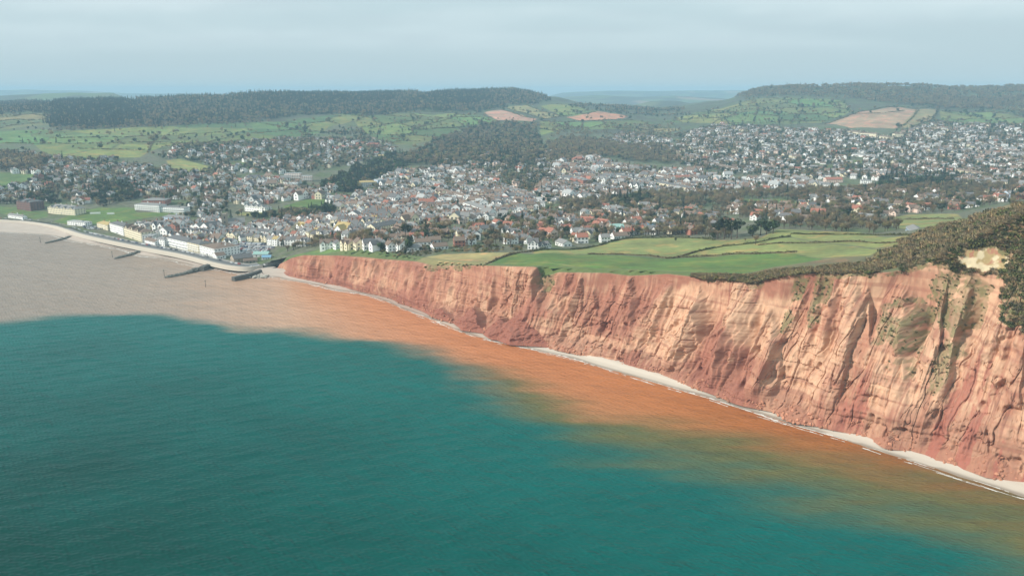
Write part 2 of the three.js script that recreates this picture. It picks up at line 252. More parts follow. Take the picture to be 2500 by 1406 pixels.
// near land, cut into its meadows and lawns
{
  const st = 7, nx = Math.ceil(3900 / st), nd = Math.ceil(2400 / st), id = new Int32Array(nx * nd).fill(-1), lists = new Map(), pos = [], uv = [];
  const inlandOf = new Float32Array(nx * nd), H = new Float32Array(nx * nd);
  for (let j = 0; j < nd; j++) for (let i = 0; i < nx; i++) {
    const x = -1900 + i * st, d = 480 + j * st, k = j * nx + i, a = x / d;
    if (a > 1.3 || a < -0.95) { H[k] = NaN; continue; }
    const q = d < 1500 ? segDist(coast, x, d).dist : 100; inlandOf[k] = q;
    H[k] = q < 2.5 ? NaN : landHeight(x, d) - (q < 9 ? 0.25 : 0);
  }
  const vid = (i, j, bucket) => { let m = bucket.v.get(j * nx + i); if (m === undefined) { m = bucket.pos.length / 3; bucket.v.set(j * nx + i, m); const x = -1900 + i * st, d = 480 + j * st; bucket.pos.push(x, H[j * nx + i], -d); bucket.uv.push(x / 1000, d / 1000); } return m; };
  const named = covers.filter((c) => c[0]);
  for (let j = 0; j < nd - 1; j++) for (let i = 0; i < nx - 1; i++) {
    const q = [H[j * nx + i], H[j * nx + i + 1], H[(j + 1) * nx + i], H[(j + 1) * nx + i + 1]]; if (q.some(Number.isNaN)) continue;
    const cx = -1900 + (i + 0.5) * st, cd = 480 + (j + 0.5) * st; let key = 'land';
    if (cd < 1600) for (const c of named) if (inside(c[4], cx, cd)) key = c;
    if (!lists.has(key)) lists.set(key, { pos: [], uv: [], idx: [], v: new Map() });
    const b = lists.get(key), A = vid(i, j, b), B = vid(i + 1, j, b), C = vid(i, j + 1, b), E = vid(i + 1, j + 1, b); b.idx.push(A, B, E, A, E, C);
  }
  for (const [key, b] of lists) {
    const g = new THREE.BufferGeometry(); g.setAttribute('position', new THREE.Float32BufferAttribute(b.pos, 3)); g.setAttribute('uv', new THREE.Float32BufferAttribute(b.uv, 2)); g.setIndex(b.idx); g.computeVertexNormals();
    const m = new THREE.Mesh(g, nearLand);
    if (key === 'land') top(m, 'terrain', 'valley floor and lower slopes under the town', 'ground', null, 'structure'); else top(m, key[0], key[1], 'field', null, 'structure');
  }
}
{ // hills behind the town
  const st = 24, nx = Math.ceil(8900 / st), nd = Math.ceil(2520 / st);
  const g = gridMesh(nx, nd, (i, j) => { const x = -4300 + i * st, d = 2840 + j * st; return { p: [x, landHeight(x, d) - (j < 2 ? 1.5 : 0), -d] }; });
  top(new THREE.Mesh(g, farLand), 'hills', 'wooded hills with hedged fields behind the town', 'hills', null, 'structure');
}
{ // distant country
  const crest = (a, list) => table(list, a * FOCAL * 1.005 + 1250);
  const hAt = (py, D) => EYE - sight(1250, py).s * D;
  const ridgeA = [[-900, 233], [-200, 238], [0, 237], [60, 232], [150, 228], [300, 227], [330, 240], [420, 262], [5000, 262]];
  const ridgeB = [[-900, 219], [0, 220], [100, 219], [230, 221], [330, 228], [600, 228], [1000, 232], [1330, 236], [1370, 226], [1480, 221], [1600, 222], [1800, 220], [1900, 226], [4000, 226]];
  const ridgeC = [[-900, 250], [1300, 250], [1380, 236], [1450, 232], [1560, 237], [1640, 233], [1760, 240], [1800, 250], [4000, 250]];
  const ridgeD = [[-900, 275], [1380, 275], [1540, 258], [1580, 247], [1640, 246], [1690, 256], [1750, 262], [1900, 275], [4000, 275]];
  const st = 60, nx = 320, nd = 140;
  const g = gridMesh(nx, nd, (i, j) => {
    const x = -9600 + i * st, d = 5200 + j * st * 1.1, a = x / d; let h = 70;
    const add = (list, D, w) => { const H = hAt(crest(a, list), D), t = Math.exp(-(((d - D) / w) ** 2)); h = Math.max(h, 70 + (H - 70) * t); };
    add(ridgeA, 5700, 420); add(ridgeD, 5900, 300); add(ridgeC, 8800, 900); add(ridgeB, 12600, 1100);
    h += (fbm(x / 260, d / 260, 4) - 0.5) * 14;
    const f = noise(x / 300, d / 420), w = fbm(x / 160 + 4, d / 160, 3), c = w > 0.5 ? [0.05, 0.055, 0.03] : f > 0.75 ? [0.25, 0.17, 0.11] : f > 0.4 ? [0.09, 0.13, 0.04] : [0.11, 0.12, 0.05];
    return { p: [x, j === 0 ? h - 40 : h, -d], c };
  });
  top(new THREE.Mesh(g, new THREE.MeshStandardMaterial({ vertexColors: true, roughness: 1 })), 'distant_hills', 'hazy blue hills on the far horizon', 'hills', null, 'structure');
}

// ---------------------------------------------------------------- the sea with its plume of red silt
{
  const x0 = -1500, x1 = 1000, d0 = 120, d1 = 1400, W = 1536, H = 1024;
  // outer limit of the silt and how gradually it clears, from the photograph
  const rim = resample(line([[-900, 812], [-300, 806], [0, 790], [120, 779], [260, 776], [400, 777], [480, 790], [560, 804], [700, 815], [860, 836], [960, 856], [1060, 888], [1150, 926], [1200, 962], [1260, 990], [1330, 1036], [1420, 1075], [1560, 1108], [1700, 1140], [1840, 1185], [2000, 1232], [2250, 1292], [2600, 1380], [3000, 1500]], 0), 14);
  const rimPx = rim.map((p) => toPhoto(p.x, 0, p.d)[0]);
  const shoreC = resample(shorePts, 14), tone = [[-900, 0.255, 0.20, 0.16], [0, 0.27, 0.21, 0.165], [400, 0.34, 0.235, 0.17], [700, 0.45, 0.27, 0.175], [900, 0.45, 0.225, 0.13], [1200, 0.43, 0.195, 0.098], [1600, 0.385, 0.165, 0.068], [2000, 0.31, 0.125, 0.042], [2500, 0.23, 0.09, 0.026]];
  const t = bytes(W, H, (i, j) => {
    const x = x0 + (i + 0.5) / W * (x1 - x0), d = d0 + (j + 0.5) / H * (d1 - d0);
    const wob = (fbm(x / 60 + 3, d / 45 + 7, 5) - 0.5) * 44;
    const r = segDist(rim, x + wob * 0.5, d + wob * 0.7), q = r.dist, px = mix(rimPx[Math.floor(r.at)], rimPx[Math.min(rimPx.length - 1, Math.floor(r.at) + 1)], r.at % 1);
    const soft = table([[0, 30], [250, 17], [500, 18], [900, 30], [1150, 55], [1500, 80], [2000, 95], [2600, 100]], px);
    const streaks = (fbm(x / 70 + d / 140, d / 16, 4) - 0.5);
    let silt = smooth(-soft * 0.4, soft, q + streaks * soft * 0.7);
    const p2 = toPhoto(x, 0, d)[0];
    const teal = mix3([0.0, 0.034, 0.025], [0.0, 0.096, 0.083], smooth(-340, -30, q + (fbm(x / 120, d / 90, 3) - 0.5) * 160));  // open water painted darker away from the silt: a brightness fade put into colour
    const olive = [0.112, 0.110, 0.044];
    let red = [table(tone, p2, 1), table(tone, p2, 2), table(tone, p2, 3)];
    const sd = segDist(shoreC, x, d).dist;
    const grey = smooth(700, 250, p2 + streaks * 260);
    red = mix3(red, [0.255, 0.20, 0.16], clamp(grey) * 0.75);
    red = mix3(red, [red[0] * 1.06, red[1] * 0.88, red[2] * 0.75], smooth(-120, -10, sd) * smooth(640, 800, p2));
    const oliveness = smooth(1050, 1350, p2);
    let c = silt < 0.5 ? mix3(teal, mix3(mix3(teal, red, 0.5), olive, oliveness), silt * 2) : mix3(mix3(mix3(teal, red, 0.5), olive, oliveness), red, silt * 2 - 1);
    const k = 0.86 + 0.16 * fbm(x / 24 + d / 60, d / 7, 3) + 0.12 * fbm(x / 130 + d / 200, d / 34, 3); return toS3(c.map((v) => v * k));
  });
  mapped(t, x0, x1, d0, d1);
  // wind waves, periodic over 320 m
  const N = 2048, L = 320, R = rng(5), waves = [];
  for (let k = 0; k < 90; k++) {
    const lam = 2.2 * Math.pow(14, Math.pow(R(), 2.1)), th = (R() + R() + R() - 1.5) * 1.25 + 0.16, kx = Math.round(L / lam * Math.sin(th)), kd = Math.round(L / lam * Math.cos(th));
    waves.push([kx, kd, R() * 6.283, Math.pow(lam, 0.75)]);
  }
  const buf = new Float32Array(N * N), sn = new Float32Array(N * 4); for (let i = 0; i < N; i++) sn[i] = Math.sin(i / N * 2 * Math.PI);
  let tot = 0; for (const w of waves) tot += w[3] * w[3];
  for (const [kx, kd, ph, am] of waves) { const p0 = Math.round(ph / 6.283 * N); for (let j = 0; j < N; j++) for (let i = 0; i < N; i++) buf[j * N + i] += am * sn[((kx * i + kd * j + p0) % N + N) % N]; }
  const rms = Math.sqrt(tot / 2), b = bytes(N, N, (i, j) => { const v = buf[j * N + i] / rms, s = clamp(0.5 + v * 0.16); const e = s * s * 0.5 + s * 0.5; return [e, e, e]; }, false);
  b.wrapS = b.wrapT = THREE.RepeatWrapping; b.repeat.set(1000 / L, 1000 / L);
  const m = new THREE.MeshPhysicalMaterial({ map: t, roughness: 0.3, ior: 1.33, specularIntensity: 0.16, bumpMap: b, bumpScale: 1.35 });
  const g = gridMesh(2, 2, (i, j) => ({ p: [i ? 800 : -9000, 0, j ? -6000 : 900] }));
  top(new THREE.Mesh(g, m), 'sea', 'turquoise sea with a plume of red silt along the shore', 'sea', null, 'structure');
}

// ---------------------------------------------------------------- beach
const inner = [...prom.slice(0, -1), ...base.slice(3)];
{
  const S = resample(shorePts, 5), n = S.length, rows = [-14, -6, -2.5, -1, 0, 1.5, 4, 7];
  const g = gridMesh(n, rows.length + 8, (i, j) => {
    const p = S[i], q = S[Math.min(n - 1, i + 1)], o = S[Math.max(0, i - 1)]; let tx = q.x - o.x, td = q.d - o.d; const l = Math.hypot(tx, td); tx /= l; td /= l; const nx = -td, nd = tx;
    const near = inner.reduce((b, r) => { const e = Math.hypot(r.x - p.x, r.d - p.d); return e < b.e ? { e, r } : b; }, { e: 1e9 });
    const width = Math.max(9, near.e + 10);
    let u, y; if (j < rows.length) { u = rows[j]; y = u < 0 ? u * 0.14 : u * 0.10; } else { const k = (j - rows.length + 1) / 8; u = mix(7, width, k); y = 0.7 + 4.6 * k - 0.4 * Math.sin(k * 9 + i * 0.05); }
    u += (noise(i * 0.21, 3.3) - 0.5) * 3.0 * smooth(-14, 0, u);
    const x = p.x + nx * u, d = p.d + nd * u, grit = fbm(x / 5, d / 5, 3), wet = u < 1.6 + 1.6 * noise(i * 0.13, 9) ;
    const px = toPhoto(x, 0, d)[0], red = smooth(760, 900, px) * smooth(1260, 1120, px + (noise(i * 0.06, 1) - 0.5) * 260);
    let c = mix3([0.37, 0.30, 0.255], [0.46, 0.385, 0.32], grit); if (px > 1050) c = mix3(c, [0.57, 0.505, 0.415], 0.6);
    c = mix3(c, [0.36, 0.20, 0.14], red * 0.4); if (wet) c = mix3(c, [0.20, 0.15, 0.11], 0.75);
    return { p: [x, y + (noise(x / 3, d / 3) - 0.5) * 0.25, -d], c };
  });
  top(new THREE.Mesh(g, new THREE.MeshStandardMaterial({ vertexColors: true, roughness: 1 })), 'beach', 'pale shingle beach between the sea and the cliff foot', 'beach', null, 'structure');
  // surf: broken bands of foam at the water's edge
  const R = rng(77), fp = [], fi = [];
  const F = resample(shorePts, 2.2);
  for (let band = 0; band < 3; band++) for (let i = 1; i < F.length - 2; i++) {
    const p = F[i], q = F[i + 1], px = toPhoto(p.x, 0, p.d)[0]; const lively = 0.55 + 0.35 * smooth(0, 300, Math.abs(px - 600)) ;
    const on = fbm(i * 0.045 + band * 31, 2.5 + band * 7, 3) * 0.6 + noise(i * 0.31, band * 5) * 0.4; if (on < (band === 0 ? 0.40 : band === 1 ? 0.50 : 0.60) * (px < 720 ? 0.82 : 1.1 - lively * 0.12)) continue;
    const l = Math.hypot(q.x - p.x, q.d - p.d), nx = -(q.d - p.d) / l, nd = (q.x - p.x) / l;
    const off = -0.8 - band * 1.7 - (fbm(i * 0.05, 8 + band, 3) - 0.5) * 5, w = (0.5 + 2.6 * (on - 0.38) * 3.0 * R()) * (band ? 0.45 : 0.8);
    const a = fp.length / 3;
    for (const [r, e, k] of [[p, 0, off], [q, 0, off + (R() - 0.5) * 0.8], [q, 1, off + w], [p, 1, off + w * (0.6 + 0.7 * R())]]) fp.push(r.x + nx * k, 0.10 + 0.02 * band, -(r.d + nd * k));
    fi.push(a, a + 1, a + 2, a, a + 2, a + 3);
  }
  const fg = new THREE.BufferGeometry(); fg.setAttribute('position', new THREE.Float32BufferAttribute(fp, 3)); fg.setIndex(fi); fg.computeVertexNormals();
  top(new THREE.Mesh(fg, mat(0.66, 0.63, 0.58, 0.9)), 'surf', 'broken white line of surf along the shore', 'surf', null, 'stuff');
}

// ---------------------------------------------------------------- the red cliff
const cliffPts = [];                               // some surface points for the plants that grow on it
const cliffAt = {};
{
  const pair = [[680, 672], [700, 690], [760, 752], [915, 900], [1240, 1200], [1680, 1600], [2000, 1895], [2330, 2195], [2640, 2480], [2940, 2750]];
  const NB = base.map((p) => toPhoto(p.x, 4, p.d)[0]);
  const baseAt = (px) => { let i = 1; while (i < NB.length - 1 && NB[i] < px) i++; const t = clamp((px - NB[i - 1]) / (NB[i] - NB[i - 1])); return { x: mix(base[i - 1].x, base[i].x, t), d: mix(base[i - 1].d, base[i].d, t) }; };
  const edgeAt = (px) => { const f = clamp((px - 680) / 6, 0, edge.length - 1.001), i = Math.floor(f), t = f - i, p = edge[i], q = edge[i + 1]; return { x: mix(p.x, q.x, t), d: mix(p.d, q.d, t), y: mix(p.y, q.y, t) }; };
  const NU = 2100, NT = 240, LIP = 8;
  // arc length along the cliff
  const qs = [], S = []; { let prev = null, s = 0; for (let i = 0; i < NU; i++) { const q = 680 + (2936 - 680) * i / (NU - 1), b = baseAt(table(pair, q)); if (prev) s += Math.hypot(b.x - prev.x, b.d - prev.d); prev = b; qs.push(q); S.push(s); } }
  const sAt = (q) => { const f = clamp((q - 680) / (2936 - 680) * (NU - 1), 0, NU - 1.001), i = Math.floor(f); return mix(S[i], S[i + 1], f - i); };
  // outward direction, smoothed
  const out = S.map((_, i) => { const a = baseAt(table(pair, qs[Math.max(0, i - 40)])), b = baseAt(table(pair, qs[Math.min(NU - 1, i + 40)])), l = Math.hypot(b.x - a.x, b.d - a.d) || 1; return { x: (b.d - a.d) / l, d: -(b.x - a.x) / l }; });
  // gullies: funnels that open upwards from a foot. [left top, right top, foot px, foot share of height, depth]
  const gully = [];
  const put = (l, r, f, t0, dep, skew = 0.3) => gully.push({ l: sAt(l), r: sAt(r), f: sAt(f), t0, dep, skew });
  put(1704, 1850, 1760, 0.42, 14, 0.12); put(1846, 2066, 1985, 0.33, 21, 0.2); put(2112, 2200, 2200, 0.50, 15, 0.12); put(2196, 2520, 2310, 0.34, 26, 0.2); put(2380, 2600, 2440, 0.34, 16, 0.2);
  put(1540, 1640, 1590, 0.35, 10, 0.22); put(1440, 1520, 1490, 0.4, 8, 0.25); put(1312, 1430, 1350, 0.45, 9, 0.18); put(2600, 2800, 2690, 0.4, 11, 0.3);
  const R = rng(31);
  for (let q = 700; q < 2930;) { const b = baseAt(table(pair, q)), e = edgeAt(q), hgt = Math.max(8, e.y), w = (0.25 + 0.5 * R()) * hgt * 0.62, dq = w / (S[NU - 1] / 2256), dep = w * (0.14 + 0.20 * R()) * (q < 1150 ? 1.15 : 0.85); put(q, q + dq, q + dq * (0.3 + 0.4 * R()), R() * 0.6, dep, 0.15 + 0.5 * R()); q += dq * (0.55 + 0.8 * R()); }
  for (let q = 700; q < 2930;) { const e = edgeAt(q), hgt = Math.max(8, e.y), w = (0.05 + 0.12 * R()) * hgt, dq = w / (S[NU - 1] / 2256); put(q, q + dq, q + dq * R(), R() * 0.75, w * (0.10 + 0.2 * R()), R()); q += dq * (0.7 + 1.6 * R()); }
  // fans of fallen debris at the foot: [px along, half width m, reach m, share of height]
  const fans = [[1180, 24, 9, 0.34], [1306, 36, 12, 0.40], [1255, 22, 8, 0.28], [1100, 30, 5, 0.2], [2052, 17, 9, 0.10], [2300, 14, 4, 0.06], [2440, 18, 5, 0.07], [2570, 22, 6, 0.08], [1000, 22, 3, 0.2]].map(([q, w, r, t]) => ({ s: sAt(q), w, r, t }));
  const setp = [[0, 0], [0.16, 0.05], [0.24, 0.17], [0.5, 0.44], [0.82, 0.80], [1, 1]];
  // plants on the face: outlines in (share along in photograph px of the edge, share of height)
  const veg = (q, t, n) => {
    let v = 0;
    const blob = (q0, t0, wq, wt, k = 1) => { const e = ((q - q0) / wq) ** 2 + ((t - t0) / wt) ** 2; v = Math.max(v, k * smooth(1.2, 0.5, e * 0.7 + (n - 0.5) * 5.5)); };
    blob(1958, 0.90, 16, 0.16); blob(2012, 0.88, 13, 0.20); blob(2030, 0.80, 20, 0.10, 0.8); blob(1945, 0.62, 18, 0.09, 0.8); blob(2205, 0.66, 30, 0.10); blob(2320, 0.72, 60, 0.20); blob(2290, 0.50, 34, 0.14); blob(2395, 0.62, 30, 0.16, 0.8); blob(2390, 0.40, 26, 0.10, 0.6);
    blob(1334, 0.92, 15, 0.14, 1.2); blob(1850, 0.985, 20, 0.03); blob(1750, 0.985, 30, 0.02); blob(2150, 0.985, 90, 0.02); blob(1065, 0.97, 26, 0.06); blob(1110, 0.97, 26, 0.05);
    return smooth(0.3, 0.7, v);
  };
  const growth = [[2270, 648], [2300, 600], [2400, 560], [2520, 505], [2900, 440], [2900, 850], [2500, 812], [2452, 800], [2440, 740], [2425, 695], [2400, 674], [2340, 668], [2300, 656]], outcrop = [[2338, 628], [2372, 612], [2428, 603], [2434, 630], [2426, 660], [2395, 668], [2358, 656]];
  const pos = [], col = [], idx = [], cols = NU, rowsN = NT + LIP;
  const LIGHT = [0.48, 0.280, 0.175], MID = [0.375, 0.178, 0.110], REDR = [0.275, 0.102, 0.066], DARK = [0.19, 0.070, 0.048], CREAM = [0.66, 0.55, 0.36];
  const rowData = [];
  for (let j = 0; j < rowsN; j++) for (let i = 0; i < NU; i++) {
    const q = qs[i], b = baseAt(table(pair, q)), e = edgeAt(q), o = out[i], s = S[i], hgt = e.y;
    if (j < NT) {
      const t = j / (NT - 1), y0 = 1.2; let p = table(setp, t), y = mix(y0, e.y, t);
      const wide = smooth(0.0, 0.06, t);
      let cut = 0, jag = (fbm(s / 6, y / 9, 4) - 0.5) * 2;
      for (const g of gully) {
        if (s < g.l - 12 || s > g.r + 12 || t < g.t0) continue;
        const k = (t - g.t0) / (1 - g.t0), kk = Math.pow(k, 0.8), l = mix(g.f, g.l, kk), r = mix(g.f, g.r, kk), w = r - l; if (w < 0.1) continue;
        const f = (s + jag * 1.6 - l) / w; if (f <= 0 || f >= 1) continue;
        const v = f < g.skew ? f / g.skew : (1 - f) / (1 - g.skew);
        cut += g.dep * Math.min(1, v * 1.15) * Math.min(1, k * 2.2) * (0.55 + 0.45 * smooth(1.02, 0.86, t)) * Math.min(1, w / 6);
      }
      // rills that run down the fall line, bedding ledges, loose relief
      const lean = s + (1 - t) * hgt * 0.08, sc = clamp(hgt / 70, 0.25, 1);
      const rg = (a, b) => 1 - Math.abs(2 * noise(a, b) - 1);
      const rib = ((rg(lean / 36 + 3, y / 120) - 0.6) * 20 + (rg(lean / 9.5 + 41, y / 44 + 5) - 0.6) * 5.5) * sc * smooth(0.02, 0.2, t);
      const rill = (Math.abs(noise(lean / 5.2, y / 42) - 0.5) + 0.6 * Math.abs(noise(lean / 2.1 + 9, y / 20) - 0.5)) * 4.6 * sc;
      const crack = smooth(0.90, 1.0, rg(lean / 6.5 + 60 + fbm(s / 9, y / 12, 2) * 1.2, y / 46 + 8)) * 2.0 * sc + smooth(0.93, 1.0, rg(s / 30 + fbm(s / 7, y / 7, 3) * 2.2, y / 9)) * 1.6 * sc;
      const bed = (noise(y / 1.7 + fbm(s / 40, 3, 2) * 6, s / 60) - 0.5) * 1.3 * sc * (0.5 + smooth(0.30, 0.12, t)) + (noise(y / 0.8, s / 25) - 0.5) * 0.9 * sc;
      const lump = rib + (fbm(s / 18, y / 16, 4) - 0.5) * 5 * sc + (fbm(s / 4.5 + 7, y / 6.5, 4) - 0.5) * 5.0 * sc;
      const crag = Math.max(0, fbm(s / 9 + 70, y / 11, 3) - 0.60) * 26 * sc * smooth(0.8, 0.4, t);
      let push = (lump - cut - rill + bed - crag - crack) * wide;
      const room = (1 - p) * table(setback, q) * 0.92 + 0.6; push *= push > 0 ? mix(0.06, 1, smooth(0.04, 0.3, t)) * smooth(1.0, 0.93, t) : mix(0.6, 1, smooth(0, 0.15, t)); if (push < -room * 0.6) push = -room * (1 - 0.4 * Math.exp(-(-push - room * 0.6) / (room * 0.4)));
      let fan = 0; for (const f of fans) { const k = 1 - Math.abs(s - f.s) / (f.w * (1 + 0.25 * (noise(s / 7, f.s) - 0.5))) - t / f.t; if (k > 0) fan = Math.max(fan, f.r * k + 0.4); }
      if (fan > 0) push = Math.max(push, fan + ((fbm(s / 3, y / 2, 4) - 0.5) * 4.5 + (fbm(s / 11, y / 5, 3) - 0.5) * 5) * wide - 1);
      // colour of the rock itself
      const n1 = fbm(s / 22 + 5, y / 30, 4), n2 = fbm(lean / 3.2, y / 26 + 4, 4), n3 = fbm(s / 70, y / 2.2, 3), n4 = fbm(s / 1.7, y / 2.6, 3);
      const far = smooth(1500, 1000, q);
      let c = mix3(MID, mix3(LIGHT, [0.535, 0.318, 0.200], smooth(1300, 1650, q)), smooth(0.36, 0.60, n1 * 0.55 + n2 * 0.45 + 0.05 - far * 0.10));
      c = mix3(c, REDR, smooth(0.50, 0.66, fbm(s / 34 + 90, y / 26 + 7, 4) * 0.7 + n2 * 0.3 + far * 0.03) * 0.85);
      c = mix3(c, REDR, smooth(0.55, 0.70, n3) * 0.45);
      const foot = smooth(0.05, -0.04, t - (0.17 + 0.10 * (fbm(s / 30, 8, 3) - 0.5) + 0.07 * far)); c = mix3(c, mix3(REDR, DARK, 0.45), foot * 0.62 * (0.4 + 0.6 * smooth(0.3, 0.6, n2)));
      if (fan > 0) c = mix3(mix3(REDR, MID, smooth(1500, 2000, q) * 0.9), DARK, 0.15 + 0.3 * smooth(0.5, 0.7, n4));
      c = mix3(c, DARK, smooth(0.66, 0.76, fbm(lean / 2.4 + 30, y / 34, 3)) * 0.55);
      c = mix3(c, [0.29, 0.088, 0.062], smooth(0.55, 0.62, noise(lean / 8.5 + 3, y / 60 + 2) * 0.75 + n4 * 0.25) * smooth(0.42, 0.24, t + (n2 - 0.5) * 0.35) * smooth(2060, 2240, q) * 0.7);
      const at = toPhoto(mix(b.x, e.x, p), y, mix(b.d, e.d, p)), ja = (n4 - 0.5) * 34, jb = (n2 - 0.5) * 34, cr = q > 2250 && inside(outcrop, at[0] + ja, at[1] + jb) ? 1 : 0; c = mix3(c, mix3(CREAM, mix3([0.42, 0.31, 0.15], MID, smooth(0.5, 0.7, n4)), smooth(0.42, 0.58, fbm(s / 3, y / 3.4, 4))), cr);
      const gn = fbm(s / 9 + 3, y / 7, 4) * 0.7 + n4 * 0.3, thick = q > 2250 && inside(growth, at[0] + ja * 1.2 + (gn - 0.5) * 90, at[1] + jb + (gn - 0.5) * 70), v = Math.max(veg(q, t, gn), thick ? 1 : 0) * (1 - cr);
      const green = mix3([0.085, 0.105, 0.038], [0.15, 0.145, 0.06], n4); c = mix3(c, green, v * (0.40 + 0.55 * smooth(0.38, 0.6, n4)) * mix(0.8, 1, smooth(2380, 2480, q)));
      const k = 0.80 + 0.40 * n4; c = c.map((z) => z * k);
      const x = mix(b.x, e.x, p) + o.x * push, d = mix(b.d, e.d, p) + o.d * push, yy = y + push * 0.10 * wide;
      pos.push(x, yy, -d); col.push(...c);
      if (v > 0.55 && hash2(i, j) < (thick ? 0.055 : 0.05)) cliffPts.push([x, yy, d, v, q, thick]);
      rowData[j === NT - 1 ? i : NU + 1] = [x, yy, d];
    } else {                                       // turf lip that joins the meadow
      const k = (j - NT + 1) / LIP, r = rowData[i], u = k * 17 + (k < 0.3 ? noise(s / 3, 5) * 1.5 : 0), x = r[0] - o.x * u, d = r[2] - o.d * u;
      const h = landHeight(x, d), y = mix(r[1], h, smooth(0, 0.7, k)) + 0.55 * Math.sin(Math.min(1, k * 1.15) * Math.PI) - (j === rowsN - 1 ? 1.2 : 0);
      const n4 = fbm(x / 3, d / 3, 3), scr = smooth(1690, 1760, q); const lush = q > 1175 && q < 1700 ? LUSH : q > 1010 ? (q < 1175 ? STRAW : [0.10, 0.10, 0.045]) : GREEN;
      const c = mix3(mix3(lush, [0.13, 0.115, 0.055], 0.3), [0.11, 0.12, 0.05], n4 * 0.6).map((z) => z * (0.85 + 0.3 * n4));
      pos.push(x, y, -d); col.push(...c);
    }
  }
  for (let j = 0; j < rowsN - 1; j++) for (let i = 0; i < NU - 1; i++) { const a = j * NU + i; idx.push(a, a + 1, a + NU + 1, a, a + NU + 1, a + NU); }
  const g = new THREE.BufferGeometry(); g.setAttribute('position', new THREE.Float32BufferAttribute(pos, 3)); g.setAttribute('color', new THREE.Float32BufferAttribute(col, 3)); g.setIndex(idx); g.computeVertexNormals();
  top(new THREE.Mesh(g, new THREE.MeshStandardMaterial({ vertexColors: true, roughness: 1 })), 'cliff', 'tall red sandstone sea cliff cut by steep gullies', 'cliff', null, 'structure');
  cliffAt.pos = pos; cliffAt.NU = NU; cliffAt.NT = NT; cliffAt.qs = qs;
}

// ---------------------------------------------------------------- shared materials
const WALLS = { white: mat(0.84, 0.83, 0.80), cream: mat(0.74, 0.66, 0.48), 'pale pink': mat(0.72, 0.55, 0.46), 'red brick': mat(0.36, 0.150, 0.105), 'pale grey': mat(0.56, 0.56, 0.54), 'pale blue': mat(0.50, 0.60, 0.70), 'dark brick': mat(0.175, 0.095, 0.080), stone: mat(0.36, 0.30, 0.23) };
const ROOFS = { slate: mat(0.125, 0.122, 0.122, 0.95), 'brown tile': mat(0.175, 0.125, 0.095), 'red tile': mat(0.31, 0.125, 0.085), ochre: mat(0.40, 0.30, 0.13), 'grey flat': mat(0.36, 0.36, 0.35), 'pale slate': mat(0.215, 0.208, 0.20, 0.95), 'blue sheet': mat(0.16, 0.30, 0.42, 0.6), green: mat(0.26, 0.40, 0.36) };
const glass = mat(0.055, 0.065, 0.075, 0.15), whitePaint = mat(0.80, 0.80, 0.78, 0.7), potClay = mat(0.30, 0.17, 0.12), doorPaint = mat(0.10, 0.12, 0.13, 0.6), concrete = mat(0.34, 0.32, 0.28), darkConcrete = mat(0.085, 0.085, 0.075);
const boxAt = (w, h, d, x, y, z) => new THREE.BoxGeometry(w, h, d).translate(x, y, z);
const nonIdx = (g) => { const q = g.index ? g.toNonIndexed() : g; q.deleteAttribute('uv'); return q; };
const join = (list) => { const g = mergeGeometries(list.map(nonIdx)); g.computeVertexNormals(); return g; };
function tri(...pts) { const g = new THREE.BufferGeometry(); g.setAttribute('position', new THREE.Float32BufferAttribute(pts, 3)); g.computeVertexNormals(); return g; }
// body with gables at both ends of x; x in [0,w], z in [-d,0] (front face z = 0)
function gableBody(w, d, e, r) {
  const m = -d / 2, q = [[0, 0], [w, 0]].map(([x]) => x), v = [];
  const quad = (a, b, c, f) => v.push(...a, ...b, ...c, ...a, ...c, ...f);
  quad([0, -3, 0], [w, -3, 0], [w, e, 0], [0, e, 0]); quad([w, -3, -d], [0, -3, -d], [0, e, -d], [w, e, -d]);
  quad([w, -3, 0], [w, -3, -d], [w, e, -d], [w, e, 0]); quad([0, -3, -d], [0, -3, 0], [0, e, 0], [0, e, -d]);
  if (r) { v.push(w, e, 0, w, e, -d, w, e + r, m); v.push(0, e, -d, 0, e, 0, 0, e + r, m); }
  return tri(...v);
}
function gableRoof(w, d, e, r, over = 0.4, th = 0.28) {
  const run = d / 2, sl = Math.hypot(run, r), out = over, k = r / run, list = [];
  for (const s of [-1, 1]) {
    const y0 = e - out * k, z0 = s > 0 ? out : -d - out, zm = -d / 2, v = [];
    const P = (x, t, up) => [x, mix(y0, e + r, t) + up, mix(z0, zm, t)];
    const quad = (a, b, c, f) => v.push(...a, ...b, ...c, ...a, ...c, ...f);
    const A = -0.25, B = w + 0.25; if (s > 0) { quad(P(A, 0, th), P(B, 0, th), P(B, 1, th), P(A, 1, th)); quad(P(B, 0, 0.04), P(A, 0, 0.04), P(A, 1, 0.04), P(B, 1, 0.04)); } else { quad(P(B, 0, th), P(A, 0, th), P(A, 1, th), P(B, 1, th)); quad(P(A, 0, 0.04), P(B, 0, 0.04), P(B, 1, 0.04), P(A, 1, 0.04)); }
    quad(P(A, 0, 0.04), P(B, 0, 0.04), P(B, 0, th), P(A, 0, th)); quad(P(A, 0, th), P(A, 1, th), P(A, 1, 0.04), P(A, 0, 0.04)); quad(P(B, 0, 0.04), P(B, 1, 0.04), P(B, 1, th), P(B, 0, th));
    list.push(tri(...v));
  }
  return join(list);
}
function hipRoof(w, d, e, r, over = 0.4) {
  const h = Math.min(w, d) / 2, o = over, y = e - 0.05, v = [], A = [-o, y, o], B = [w + o, y, o], C = [w + o, y, -d - o], E = [-o, y, -d - o], P = [Math.min(h, w / 2), e + r, -d / 2], Q = [Math.max(w - h, w / 2), e + r, -d / 2];
  const t = (a, b, c) => v.push(...a, ...b, ...c); t(A, B, Q); t(A, Q, P); t(B, C, Q); t(C, E, P); t(C, P, Q); t(E, A, P); t(A, C, B); t(A, E, C);
  return tri(...v);
}
